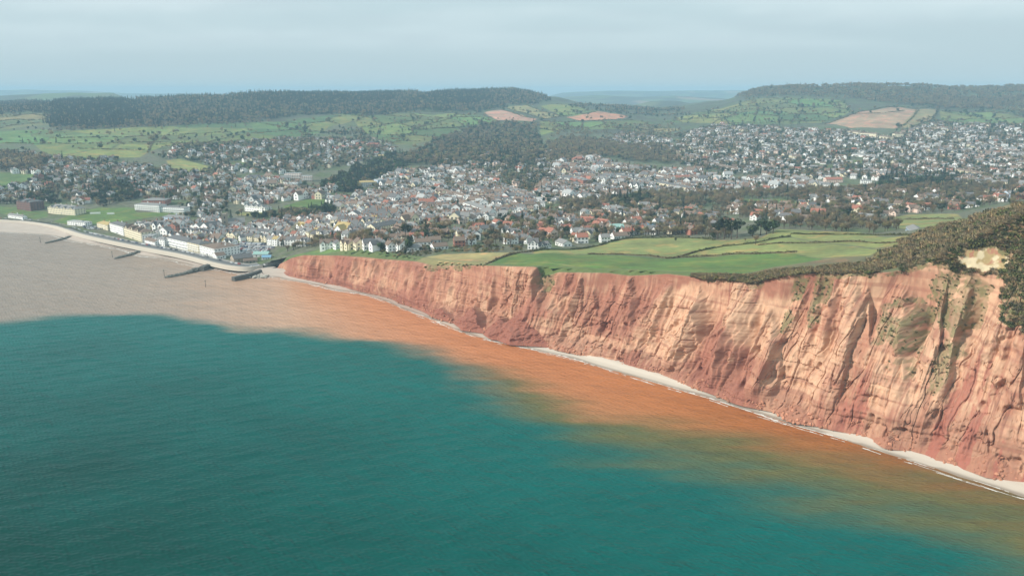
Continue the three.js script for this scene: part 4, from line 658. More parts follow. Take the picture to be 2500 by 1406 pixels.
const regions = [
  { poly: [[285, 570], [330, 556], [400, 550], [520, 540], [600, 552], [700, 545], [900, 530], [1000, 545], [960, 562], [900, 578], [860, 590], [800, 592], [730, 600], [665, 603], [640, 592], [590, 590], [560, 608], [520, 608], [470, 600], [400, 588], [350, 585]], step: 12, row: 19, th: -0.55, mix: 'old', keep: 0.95 },
  { poly: [[560, 500], [640, 480], [690, 470], [770, 484], [850, 480], [1000, 468], [1290, 476], [1335, 505], [1250, 528], [1130, 545], [1000, 550], [900, 535], [830, 520], [800, 502], [720, 485], [650, 500]], step: 12.5, row: 20, th: -0.35, mix: 'white', keep: 0.9 },
  { poly: [[560, 475], [580, 440], [700, 440], [830, 470], [760, 484], [690, 470], [640, 482], [560, 500]], step: 14, row: 22, th: 0.15, mix: 'white', keep: 0.9 },
  { poly: [[905, 470], [920, 440], [1000, 420], [1100, 412], [1180, 428], [1290, 474], [1000, 470]], step: 14, row: 24, th: -0.4, mix: 'white', keep: 0.8 },
  { poly: [[1300, 475], [1360, 402], [1450, 385], [1540, 410], [1700, 420], [1800, 440], [1950, 440], [2050, 458], [1900, 468], [1600, 472], [1500, 488], [1350, 500]], step: 13, row: 22, th: -0.45, mix: 'white', keep: 0.78 },
  { poly: [[1660, 402], [1640, 370], [1690, 322], [1760, 303], [1900, 312], [2060, 320], [2160, 345], [2200, 322], [2280, 300], [2450, 292], [2900, 300], [2900, 452], [2500, 458], [2350, 448], [2200, 450], [2130, 440], [2050, 432], [1950, 442], [1800, 420]], step: 17, row: 29, th: -0.4, mix: 'white', keep: 0.58 },
  { poly: [[1060, 590], [1150, 560], [1350, 510], [1480, 500], [1750, 520], [1790, 550], [1700, 575], [1560, 575], [1480, 588], [1350, 598], [1200, 600]], step: 22, row: 34, th: 0.3, mix: 'red', keep: 0.62 },
  { poly: [[720, 600], [860, 592], [960, 565], [1100, 550], [1080, 590], [1000, 600], [820, 600]], step: 20, row: 30, th: -0.2, mix: 'villa', keep: 0.55 },
  { poly: [[1750, 520], [1800, 500], [2000, 480], [2200, 465], [2500, 468], [2900, 470], [2900, 485], [2450, 496], [2300, 515], [2170, 532], [2050, 540], [1900, 545]], step: 24, row: 36, th: 0.1, mix: 'red', keep: 0.5 },
  { poly: [[-200, 505], [-200, 440], [100, 412], [250, 398], [400, 412], [560, 422], [580, 440], [560, 470], [540, 530], [460, 532], [440, 490], [330, 490], [250, 503], [120, 493]], step: 20, row: 32, th: 0.2, mix: 'villa', keep: 0.66 },
  { poly: [[380, 382], [480, 345], [640, 335], [760, 342], [930, 340], [965, 370], [880, 400], [700, 430], [560, 420]], step: 22, row: 36, th: -0.1, mix: 'villa', keep: 0.55 },
  { poly: [[1050, 385], [1350, 372], [1420, 398], [1350, 430], [1300, 472], [1180, 425], [1080, 408]], step: 22, row: 38, th: -0.3, mix: 'villa', keep: 0.34 },
  { poly: [[1440, 350], [1520, 328], [1640, 342], [1640, 372], [1540, 366]], step: 18, row: 28, th: -0.2, mix: 'white', keep: 0.5 },
  { poly: [[-200, 410], [-200, 375], [0, 365], [120, 380], [300, 388], [240, 400], [100, 415]], step: 26, row: 40, th: 0.1, mix: 'villa', keep: 0.4 },
];
{
  const R = rng(404);
  for (const g of regions) {
    g.map = mapPoly(g.poly); const xs = g.map.map((p) => p[0]), ds = g.map.map((p) => p[1]), cx = (Math.min(...xs) + Math.max(...xs)) / 2, cd = (Math.min(...ds) + Math.max(...ds)) / 2, reach = Math.hypot(Math.max(...xs) - cx, Math.max(...ds) - cd) + 20;
    let row = 0;
    for (let v = -reach; v < reach; v += (row % 2 ? 0.82 : 1.18) * g.row, row++) for (let u = -reach; u < reach; u += g.step * (0.85 + 0.35 * R())) {
      const bend = (fbm(u / 260 + g.step, v / 260, 2) - 0.5) * 120, th = g.th + (fbm(u / 320, v / 320 + 7, 2) - 0.5) * 1.6;
      const c = Math.cos(g.th), s = Math.sin(g.th), x = cx + u * c - (v + bend) * s + (R() - 0.5) * 2.5, d = cd + u * s + (v + bend) * c + (R() - 0.5) * 2.5;
      if (!inside(g.map, x, d) || R() > g.keep || openAt(x, d)) continue;
      const cross = Math.abs(noise(u / 70, row * 3.1) - 0.5) < 0.035; if (cross) continue;
      const m = MIXES[g.mix], kind = pick(R, m.kind), big = g.step < 16 && R() < 0.13, sc = big ? 1.45 + 0.5 * R() : 0.95 + 0.35 * R(); if (blocked(x, d, Math.max(houseKinds[kind].w, houseKinds[kind].d) * 0.32 * sc)) continue;
      addHouse(x, d, R() < 0.6 ? -0.62 + (R() - 0.5) * 0.5 : th + (R() < 0.42 ? Math.PI / 2 : 0) + (R() - 0.5) * 0.12, sc, kind, pick(R, m.wall), pick(R, m.roof));
    }
  }
}
const ordinal = (n) => n + (n % 100 > 10 && n % 100 < 14 ? 'th' : ['th', 'st', 'nd', 'rd'][n % 10] ?? 'th');
function nearestAnchor(px, py) { let b = 1e9, r = ''; for (const [n, x, y] of anchors) { const e = Math.hypot((x - px) * 0.8, (y - py) * 1.6); if (e < b) { b = e; r = n; } } return r; }
function labelled(list, what) {                    // words that single out each of a list: its look, the landmark it is near, its order there
  const sets = new Map(); for (const o of list) { const k = what(o) + ' near ' + nearestAnchor(o.px, o.py); if (!sets.has(k)) sets.set(k, []); sets.get(k).push(o); }
  for (const [k, l] of sets) { l.sort((a, b) => a.px - b.px); l.forEach((o, i) => { o.label = l.length === 1 ? k : k.replace(' near ', ', ' + ordinal(i + 1) + ' from left near '); }); }
}
function inView(o, y, m = 0) { const [px, py] = toPhoto(o.x, y, o.d); o.px = px; o.py = py; return px > -m && px < 2500 + m && py > 150; }
let singleHouses = [];
{
  const view = houses.filter((o) => inView(o, o.y)); view.sort((a, b) => b.s * houseKinds[b.kind].w / b.d - a.s * houseKinds[a.kind].w / a.d || a.x - b.x);
  const first = new Set(houses.slice(0, H1.length)); const chosen = [...view.filter((o) => first.has(o)), ...view.filter((o) => !first.has(o))].slice(0, 300), set = new Set(chosen);
  labelled(chosen, (o) => o.wall.replace(/pale (?!blue)|dark |red /, '') + ' ' + houseKinds[o.kind].kind + ' with ' + o.roof.replace(/ (sheet|tile)|pale /, '') + ' roof'); singleHouses = chosen;
  chosen.forEach((o, n) => {
    const k = houseKinds[o.kind], g = new THREE.Group(); top(g, 'house', o.label, 'house', 'houses of the town'); g.position.set(o.x, o.y, -o.d); g.rotation.y = o.rot; g.scale.setScalar(o.s);
    part(g, 'wall', k.wall, WALLS[o.wall]); const rf = part(g, 'roof', k.roof, ROOFS[o.roof]); for (const c of k.chims) part(rf, 'chimney', c, o.wall === 'red brick' ? WALLS['red brick'] : potClay);
    part(g, 'door', k.door, doorPaint);
    if (n < 90) for (const w of k.wins) { const m = part(g, 'window', paneGeo, glass); m.scale.set(1.3, 1.35, 1); m.position.set(w.x, w.y, w.z); if (w.s) m.rotation.y = Math.PI / 2; }
    else part(g, 'window_panes', k.panes, glass).userData.kind = 'stuff';
  });
  // the many smaller houses farther off
  const rest = houses.filter((o) => !set.has(o)), G = new THREE.Group(); top(G, 'far_houses', 'hundreds of small white and grey roofed houses filling the valley', 'houses', null, 'stuff');
  const whiteM = new THREE.MeshStandardMaterial({ color: 0xffffff, roughness: 0.9 }), M4 = new THREE.Matrix4(), Q = new THREE.Quaternion(), UPV = new THREE.Vector3(0, 1, 0), col = new THREE.Color();
  houseKinds.forEach((k, n) => {
    const l = rest.filter((o) => o.kind === n); if (!l.length) return;
    const put = (name, geo, m, colour) => { const im = new THREE.InstancedMesh(geo, m, l.length); im.name = name; im.castShadow = im.receiveShadow = true; l.forEach((o, i) => { Q.setFromAxisAngle(UPV, o.rot); M4.compose(new THREE.Vector3(o.x, o.y, -o.d), Q, new THREE.Vector3(o.s, o.s, o.s)); im.setMatrixAt(i, M4); if (colour) im.setColorAt(i, colour(o, i)); }); G.add(im); };
    put('walls', k.wall, whiteM, (o, i) => col.copy(WALLS[o.wall].color).multiplyScalar(0.86 + 0.18 * hash2(i, n))); put('roofs', k.roof, whiteM, (o, i) => col.copy(ROOFS[o.roof].color).multiplyScalar(0.75 + 0.5 * hash2(i, n + 9)));
    put('chimneys', k.chimAll, potClay); put('window_panes', k.panes, glass);
  });
  console.log('houses', houses.length);
}

// ---------------------------------------------------------------- trees
function faces(n, place, seed) {                    // n loose leaf or twig faces; place(R) -> {p, out, size, along}
  const R = rng(seed), pos = new Float32Array(n * 9), nor = new Float32Array(n * 9), a = new THREE.Vector3(), b = new THREE.Vector3(), N = new THREE.Vector3();
  for (let i = 0; i < n; i++) {
    const q = place(R, i); N.set(q.out[0], q.out[1], q.out[2]).normalize();
    a.set(R() - 0.5, R() - 0.5, R() - 0.5); if (q.along) a.copy(N).multiplyScalar(q.along).add(new THREE.Vector3(R() - 0.5, R() - 0.3, R() - 0.5)); a.normalize(); b.crossVectors(a, new THREE.Vector3(R() - 0.5, R() - 0.5, R() - 0.5).normalize()).normalize();
    const L = q.len, W = q.wid, P = q.p; const v = [[-L / 2, -W / 2], [L / 2, 0], [-L / 2, W / 2]];
    v.forEach(([s, t], k) => { const o = i * 9 + k * 3; pos[o] = P[0] + a.x * s + b.x * t; pos[o + 1] = P[1] + a.y * s + b.y * t; pos[o + 2] = P[2] + a.z * s + b.z * t; nor[o] = N.x; nor[o + 1] = N.y; nor[o + 2] = N.z; });
  }
  const g = new THREE.BufferGeometry(); g.setAttribute('position', new THREE.BufferAttribute(pos, 3)); g.setAttribute('normal', new THREE.BufferAttribute(nor, 3)); return g;
}
function limb(x0, y0, z0, x1, y1, z1, r0, r1, seg = 5) {
  const h = Math.hypot(x1 - x0, y1 - y0, z1 - z0), g = new THREE.CylinderGeometry(r1, r0, h, seg, 1, true).translate(0, h / 2, 0);
  g.applyQuaternion(new THREE.Quaternion().setFromUnitVectors(new THREE.Vector3(0, 1, 0), new THREE.Vector3((x1 - x0) / h, (y1 - y0) / h, (z1 - z0) / h))); return g.translate(x0, y0, z0);
}
function lumpCrown(seed, lumps, n, len, wid, along) {
  return faces(n, (R) => { const l = lumps[Math.floor(R() * lumps.length)], u = R() * 2 - 1, t = R() * 6.283, s = Math.sqrt(1 - u * u), o = [s * Math.cos(t), u, s * Math.sin(t)], r = 0.62 + 0.42 * Math.pow(R(), 0.6); return { p: [l[0] + o[0] * l[3] * r, l[1] + o[1] * l[4] * r, l[2] + o[2] * l[3] * r], out: [o[0], o[1] + 0.25, o[2]], len: len * (0.7 + 0.7 * R()), wid: wid * (0.7 + 0.6 * R()), along }; }, seed);
}
function lumpsFor(seed, k, spread, y0, y1, r0, r1, flat = 0.85) { const R = rng(seed), l = [[0, (y0 + y1) / 2, 0, r1, r1 * flat]]; for (let i = 0; i < k; i++) { const t = i / k * 6.283 + R(), q = spread * (0.5 + 0.6 * R()), r = mix(r0, r1, R()); l.push([Math.cos(t) * q, mix(y0, y1, R()), Math.sin(t) * q, r, r * flat]); } return l; }
const treeKinds = [];
for (let v = 0; v < 2; v++) { // bare broadleaf, 12 m
  const R = rng(50 + v), L = [limb(0, -1, 0, 0.2, 4, 0.1, 0.42, 0.3, 6)], lum = lumpsFor(60 + v, 7, 2.6, 6, 9.6, 1.7, 2.8);
  for (const l of lum) L.push(limb(0.15, 2.6 + R() * 1.4, 0.1, l[0] * 0.8, l[1], l[2] * 0.8, 0.2, 0.05, 4));
  treeKinds.push({ kind: 'bare brown tree', trunk: join(L), crown: lumpCrown(70 + v, lum, 620, 1.5, 0.20, 1.0), far: lumpCrown(75 + v, lum, 170, 1.9, 0.62, 0.6), h: 12 });
}
for (let v = 0; v < 2; v++) { // dark evergreen, 11 m
  const lum = lumpsFor(80 + v, 8, 2.2, 4, 8.4, 1.6, 2.7); treeKinds.push({ kind: 'dark evergreen tree', trunk: join([limb(0, -1, 0, 0, 6, 0, 0.45, 0.2, 6), limb(0, 2.5, 0, 1.8, 6, 0.4, 0.2, 0.08, 4), limb(0, 2.2, 0, -1.7, 5.6, -0.6, 0.2, 0.08, 4)]), crown: lumpCrown(90 + v, lum, 620, 0.95, 0.7, 0), far: lumpCrown(95 + v, lum, 150, 1.7, 1.3, 0), h: 11 });
}
{ // conifer, 16 m
  const place = (n, len, wid) => faces(n, (R) => { const t = Math.pow(R(), 0.75), r = (1 - t) * 3.0 * (0.75 + 0.35 * Math.sin(t * 40)) * (0.7 + 0.4 * R()), a = R() * 6.283; return { p: [Math.cos(a) * r, 2 + t * 14 - r * 0.15, Math.sin(a) * r], out: [Math.cos(a), 0.35, Math.sin(a)], len: len * (1.1 - 0.5 * t), wid: wid * (1.1 - 0.5 * t), along: 0.5 }; }, 111);
  treeKinds.push({ kind: 'dark pointed conifer', trunk: join([limb(0, -1, 0, 0, 14, 0, 0.4, 0.06, 6)]), crown: place(460, 1.5, 0.8), far: place(120, 2.4, 1.5), h: 16 });
}
{ // umbrella pine, 16 m
  const lum = [[0, 13, 0, 3.4, 1.9], [-3.4, 11.6, 0.6, 2.7, 1.4], [3.2, 12, -0.8, 2.8, 1.5], [0.6, 11.4, 3, 2.5, 1.3], [-0.8, 11.8, -3, 2.5, 1.4], [-2.2, 9, -1.2, 1.6, 0.9], [2.4, 9.2, 1.4, 1.7, 0.9]];
  treeKinds.push({ kind: 'umbrella pine', trunk: join([limb(0, -1, 0, 0.3, 11.5, 0, 0.5, 0.24, 6), ...lum.map((l) => limb(0.2, 7.5, 0, l[0] * 0.7, l[1] - 0.4, l[2] * 0.7, 0.2, 0.08, 4))]), crown: lumpCrown(121, lum, 760, 1.0, 0.65, 0), far: lumpCrown(122, lum, 160, 1.8, 1.2, 0), h: 15 });
}
{ // shrub, 3 m: bare and leafy
  const lum = lumpsFor(131, 5, 1.1, 0.7, 1.7, 0.8, 1.2, 0.8); treeKinds.push({ kind: 'bare shrub', crown: lumpCrown(132, lum, 200, 1.0, 0.16, 0.9), far: lumpCrown(133, lum, 90, 1.1, 0.3, 0.8), h: 3 });
  treeKinds.push({ kind: 'green shrub', crown: lumpCrown(134, lum, 170, 0.62, 0.42, 0), far: lumpCrown(135, lum, 70, 0.9, 0.7, 0), h: 3 });
}
const bark = mat(0.085, 0.065, 0.048);
const CROWNC = { 0: [0.290, 0.235, 0.145], 2: [0.058, 0.094, 0.042], 4: [0.042, 0.068, 0.038], 5: [0.036, 0.060, 0.026], 6: [0.335, 0.262, 0.150], 7: [0.150, 0.160, 0.060] }; CROWNC[1] = CROWNC[0]; CROWNC[3] = CROWNC[2];
const trees = [];                                   // {x,d,y,s,sy,rot,kind,tint}
const tints = [[1, 1, 1], [1.3, 1.12, 0.95], [0.72, 0.76, 0.8], [1.1, 1.2, 0.95], [0.9, 0.82, 0.8]];
function addTree(x, d, kind, s, R, y = landHeight(x, d)) { trees.push({ x, d, y: y - 0.3, kind, s, sy: 0.85 + 0.35 * R(), rot: R() * 6.283, tint: Math.floor(R() * tints.length) }); }
function plant(poly, spacing, mixw, seed, smin = 0.7, smax = 1.2, gap = 3.5, clump = 0) {
  const R = rng(seed), m = mapPoly(poly), xs = m.map((p) => p[0]), ds = m.map((p) => p[1]), x0 = Math.min(...xs), x1 = Math.max(...xs), d0 = Math.min(...ds), d1 = Math.max(...ds), n = Math.round((x1 - x0) * (d1 - d0) / (spacing * spacing));
  for (let i = 0; i < n; i++) { const x = mix(x0, x1, R()), d = mix(d0, d1, R()), k = pick(R, mixw), s = mix(smin, smax, R()), skip = clump && fbm(x / 60, d / 60, 3) < clump; if (skip || !inside(m, x + (fbm(x / 28 + 7, d / 28, 3) - 0.5) * 90 * clamp(d / 2500), d + (fbm(x / 28, d / 28 + 31, 3) - 0.5) * 150 * clamp(d / 2500))) continue; if (gap && (blocked(x, d, gap) || openAt(x, d))) continue; addTree(x, d, k, s, R); }
}
const BARE = [[0, 4], [1, 4], [2, 1], [3, 1], [4, 0.3]], MIXED = [[0, 3], [1, 3], [2, 2], [3, 2], [4, 0.8]], DARKW = [[2, 4], [3, 4], [4, 1.5], [0, 1]], CONIF = [[4, 6], [2, 1], [3, 1]], BROWNW = [[0, 5], [1, 5], [4, 0.4], [2, 0.5]];
// town gardens and streets
regions.forEach((g, i) => plant(g.poly, [12.5, 12.5, 11, 11.5, 11.5, 10, 10.5, 10, 10, 10, 10, 9, 11, 10][i], i < 6 ? MIXED : i === 6 || i === 7 || i === 8 ? BARE : MIXED, 500 + i, 0.45, i < 2 ? 0.85 : i < 6 ? 1.1 : 1.1, 1.3));
plant([[775, 612], [800, 601], [1000, 603], [1110, 606], [1060, 616], [930, 618]], 8, BARE, 599, 0.3, 0.6, 0.8);
// belts and copses in and round the town
plant([[1340, 505], [1400, 492], [1480, 480], [1560, 478], [1700, 474], [2000, 468], [2130, 458], [2200, 462], [2160, 478], [1980, 486], [1800, 500], [1600, 512], [1420, 516]], 10, BROWNW, 601, 0.8, 1.25);
plant([[2130, 455], [2350, 450], [2600, 458], [2900, 460], [2900, 478], [2500, 472], [2200, 470]], 11, BROWNW, 602, 0.8, 1.2);
plant([[2150, 445], [2230, 432], [2260, 450], [2200, 466], [2150, 462]], 9, DARKW, 603, 1.1, 1.6); plant([[2270, 440], [2335, 437], [2340, 452], [2280, 455]], 9, DARKW, 604, 1.1, 1.6);
plant([[1500, 505], [1520, 490], [1580, 485], [1580, 500], [1530, 515]], 8, DARKW, 605, 1.1, 1.6);
plant([[775, 470], [790, 450], [850, 430], [950, 385], [1005, 380], [980, 415], [905, 440], [870, 470]], 8.5, DARKW, 606, 1.0, 1.6);
plant([[960, 400], [1060, 350], [1160, 302], [1300, 304], [1322, 340], [1310, 398], [1180, 404], [1060, 408]], 11, MIXED, 607, 1.0, 1.6);
plant([[1320, 400], [1340, 350], [1400, 340], [1460, 350], [1640, 362], [1660, 400], [1560, 395], [1460, 385], [1380, 398]], 9, BROWNW, 608, 0.9, 1.4);
plant([[1660, 402], [1680, 385], [1760, 395], [1840, 430], [1760, 425]], 12, MIXED, 609, 0.7, 1.1);
plant([[-250, 415], [-250, 385], [60, 382], [115, 400], [100, 425], [40, 418]], 9, BROWNW, 610, 1.0, 1.5);
plant([[200, 470], [300, 450], [360, 470], [330, 488], [240, 492]], 10, DARKW, 611, 1.0, 1.5);
plant([[60, 480], [120, 470], [140, 490], [100, 500], [70, 500]], 9, DARKW, 612, 1.0, 1.5);
plant([[560, 532], [610, 524], [660, 522], [660, 532], [600, 536]], 7, DARKW, 613, 0.7, 1.1); plant([[655, 545], [680, 525], [730, 520], [770, 528], [770, 540], [700, 546]], 7.5, MIXED, 614, 0.9, 1.3); plant([[725, 540], [735, 520], [800, 515], [805, 528], [780, 538]], 8, DARKW, 615, 1.0, 1.5);
plant([[690, 618], [720, 600], [800, 585], [920, 580], [900, 596], [800, 602], [730, 615]], 7, BROWNW, 616, 0.6, 0.95, 1);
plant([[840, 606], [900, 608], [1010, 614], [1090, 615], [1015, 628], [930, 625]], 5, [[6, 4], [7, 5], [0, 0.3], [2, 0.4]], 617, 0.7, 1.3, 0); plant([[1100, 600], [1270, 600], [1290, 610], [1190, 616], [1090, 618]], 6, [[6, 5], [7, 3], [0, 1]], 618, 0.8, 1.4, 1);
plant([[1898, 562], [1900, 545], [2040, 536], [2170, 538], [2190, 552], [2180, 566], [2040, 568]], 10, BROWNW, 619, 0.6, 0.95, 2);
plant([[1560, 578], [1700, 578], [1790, 584], [1760, 560], [1600, 560]], 9, BROWNW, 620, 0.7, 1.05, 2);
plant([[380, 356], [640, 345], [760, 330], [880, 295], [900, 335], [760, 350], [640, 352], [420, 372]], 13, MIXED, 621, 0.6, 1.1, 3, 0.46);
// woods on the hills
plant([[-500, 288], [-500, 252], [0, 251], [122, 252], [124, 274], [0, 277]], 10, [[4, 4], [0, 4], [2, 2]], 630, 0.8, 1.2, 0);
plant([[128, 312], [126, 276], [135, 250], [320, 246], [350, 262], [330, 300], [290, 312]], 8.5, [[4, 6], [2, 2], [0, 1.2]], 631, 0.75, 1.5, 0);
plant([[290, 308], [330, 290], [345, 255], [330, 243], [560, 236], [900, 230], [1040, 232], [1100, 226], [1300, 222], [1345, 245], [1300, 254], [1230, 259], [1180, 272], [1000, 272], [890, 282], [780, 280], [640, 294], [440, 305]], 10.5, [[0, 3], [1, 3], [2, 2.5], [3, 2], [4, 4]], 632, 0.7, 1.6, 0, 0.34);
plant([[560, 246], [640, 236], [900, 229], [980, 231], [960, 252], [700, 262]], 10, CONIF, 633, 0.8, 1.5, 0); plant([[1010, 245], [1060, 229], [1180, 224], [1200, 250], [1100, 256]], 10, CONIF, 634, 0.8, 1.5, 0);
plant([[1790, 240], [1850, 216], [2000, 211], [2500, 212], [3000, 212], [3000, 285], [2520, 285], [2420, 268], [2290, 264], [2200, 256], [2080, 244], [1830, 240]], 13, BROWNW, 635, 0.65, 1.6, 0, 0.40);
plant([[2200, 250], [2280, 238], [2420, 250], [2440, 266], [2300, 264]], 11, BROWNW, 636, 1.0, 1.5, 0);
plant([[1380, 262], [1500, 258], [1650, 262], [1680, 280], [1560, 284], [1470, 272]], 16, MIXED, 637, 0.8, 1.2, 0, 0.42);
plant([[870, 292], [1180, 290], [1300, 300], [1180, 310], [1060, 340], [940, 355], [880, 330]], 38, MIXED, 638, 0.6, 1.0, 0);
plant([[1310, 300], [1640, 300], [1680, 340], [1400, 345], [1330, 330]], 15, BROWNW, 639, 0.7, 1.1, 0, 0.47);
plant([[1640, 300], [1830, 243], [2062, 247], [2080, 280], [2000, 305], [1760, 306]], 48, MIXED, 640, 0.6, 1.0, 0);
plant([[-300, 326], [700, 298], [760, 330], [360, 372], [-300, 352]], 60, MIXED, 641, 0.6, 1.1, 0); plant([[120, 312], [330, 305], [640, 293], [640, 300], [420, 312], [120, 322]], 12, BROWNW, 642, 0.6, 1.0, 0);
// hedgerows on the hills: lines of bushes and small trees
function hedgeLine(marks, step, kinds, smin, smax, seed, wide = 1.2) { const R = rng(seed), p = resample(marks.map(([a, b]) => { const g = ground(a, b); return { x: g.x, d: g.d }; }), step); for (const q of p) if (R() < 0.9) addTree(q.x + (R() - 0.5) * 2 * wide, q.d + (R() - 0.5) * 2 * wide, pick(R, kinds), mix(smin, smax, R()), R); }
const HB = [[6, 3], [7, 3], [0, 0.25], [2, 0.2]];
[[[[-100, 350], [190, 351], [360, 347], [500, 349], [620, 343]]], [[[190, 363], [280, 365], [360, 366]]], [[[360, 372], [370, 350], [385, 335]]], [[[280, 340], [300, 352]]], [[[500, 349], [560, 335], [700, 318], [760, 306]]], [[[120, 338], [300, 335], [420, 330], [560, 322]]], [[[640, 300], [720, 316], [760, 330]]], [[[905, 314], [960, 300], [1075, 296], [1120, 278]]], [[[870, 296], [900, 283], [960, 276], [1120, 276]]], [[[1000, 318], [1040, 305], [1076, 296]]], [[[1000, 318], [1100, 312], [1200, 300]]], [[[1225, 268], [1312, 290], [1370, 284], [1462, 271]]], [[[1230, 262], [1330, 290]]], [[[1285, 257], [1368, 284]]], [[[1318, 296], [1420, 296], [1540, 291]]], [[[1422, 296], [1422, 316]]],
  [[[1620, 298], [1700, 290], [1830, 282], [2000, 278], [2085, 272]]], [[[1700, 275], [1800, 272], [1950, 262], [2062, 247]]], [[[1830, 243], [1850, 262], [1840, 300]]], [[[1950, 245], [1960, 270], [1930, 302]]], [[[2015, 303], [2080, 280], [2200, 262], [2292, 268]]], [[[2245, 268], [2215, 300], [2190, 314]]], [[[2090, 278], [2160, 276], [2210, 270]]], [[[2292, 268], [2275, 292], [2225, 312]]], [[[1740, 302], [1780, 284], [1820, 272]]], [[[2295, 270], [2420, 272], [2520, 290]]]].forEach(([m], i) => hedgeLine(m, 4.5, HB, 0.9, 1.9, 700 + i));

{ const R = rng(1234); for (const c of covers) { if (c[0] || c[3] === SOIL || c[3] === REDSOIL || c[3] === TANSOIL || c[3][0] > 0.2) continue; const xs = c[4].map((q) => q[0]), ds = c[4].map((q) => q[1]), x0 = Math.min(...xs), x1 = Math.max(...xs), d0 = Math.min(...ds), d1 = Math.max(...ds); if (d0 < 1900) continue; const n = (x1 - x0) * (d1 - d0) / 22; for (let i = 0; i < n; i++) { const x = mix(x0, x1, R()), d = mix(d0, d1, R()); if (fieldCell(x, d).rim < 2.4 && inside(c[4], x, d)) addTree(x, d, pick(R, HB), 0.8 + 0.9 * R(), R); } } }
// scrub on the cliff top and the bare hillside above the cliff
{
  const R = rng(808), w = [[1690, 3], [1760, 10], [1840, 20], [1900, 26], [2050, 40], [2120, 50], [2180, 90], [2260, 130], [2350, 150], [2500, 175], [2940, 190]], E = edge.map((p) => ({ x: p.x, d: p.d }));
  for (let n = 0; n < 17000; n++) {
    const i = 1 + Math.floor(R() * (edge.length - 2)), p = edge[i], W = table(w, p.px); if (p.px < 1690) continue;
    const q = edge[i + 1], l = Math.hypot(q.x - p.x, q.d - p.d), nx = -(q.d - p.d) / l, nd = (q.x - p.x) / l, u = Math.pow(R(), 0.8) * (W + 2) - 1.5, x = p.x + nx * u + (R() - 0.5) * 3, d = p.d + nd * u + (R() - 0.5) * 3;
    const open = fbm(x / 16 + 5, d / 16, 3); if ((p.px < 2230 && open < 0.42) || (p.px > 2140 && p.px < 2200 && u < 9)) continue;
    addTree(x, d, R() < 0.88 ? 6 : 7, (0.7 + 0.75 * R()) * (p.px > 2150 && u > 12 ? 1.5 : 1.0), R, landHeight(x, d) + (u < 14 ? (p.y - landHeight(p.x, p.d)) * (1 - u / 14) : 0));
  }
  for (const [x, y, d, v, q, thick] of cliffPts) if (thick || R() < 0.3) addTree(x, d, R() < (thick ? 0.45 : 0.7) ? 7 : 6, thick ? 0.55 + 0.75 * R() : 0.22 + 0.35 * R(), R, y);
  for (const p of edge) if ((p.px > 1040 && p.px < 1180 && R() < 0.75) || (p.px > 1312 && p.px < 1345)) for (let k = 0; k < 4; k++) addTree(p.x + (R() - 0.5) * 7 + 1, p.d + R() * 5, R() < 0.5 ? 6 : 7, 0.35 + 0.4 * R(), R, p.y - 0.4);
}
// single trees: umbrella pines by the meadow, the lone thorn, marked evergreens of the town
{
  const R = rng(99);
  for (const [px, py, k, s] of [[1752, 583, 5, 1.35], [1768, 584, 5, 1.5], [1786, 584, 5, 1.45], [1800, 582, 5, 1.3], [1838, 578, 2, 1.5], [1858, 574, 5, 1.25], [1872, 572, 2, 1.5], [1888, 570, 3, 1.35], [1846, 597, 0, 0.75], [1820, 590, 0, 0.3], [1650, 588, 2, 0.4], [990, 584, 5, 1.35], [1003, 580, 2, 1.2], [1040, 575, 4, 1.2], [795, 528, 3, 1.9], [745, 536, 2, 1.7], [760, 538, 3, 1.6], [1275, 548, 4, 1.2], [1253, 552, 2, 1.4], [2290, 458, 3, 1.6], [2340, 503, 3, 1.5], [2355, 505, 2, 1.4], [2450, 473, 4, 1.2], [2493, 478, 3, 1.7], [1345, 553, 2, 1.5], [1360, 548, 3, 1.4], [1462, 512, 4, 1.0], [240, 470, 4, 1.6], [270, 472, 4, 1.3], [296, 466, 2, 2.2], [306, 468, 3, 2.1], [1550, 573, 0, 1.2], [1500, 545, 0, 1.3], [1585, 540, 0, 1.5], [1690, 560, 0, 1.5], [1710, 565, 1, 1.4], [1665, 562, 1, 1.3]]) { const g = ground(px, py); addTree(g.x, g.d, k, s, R); trees[trees.length - 1].must = true; }
}
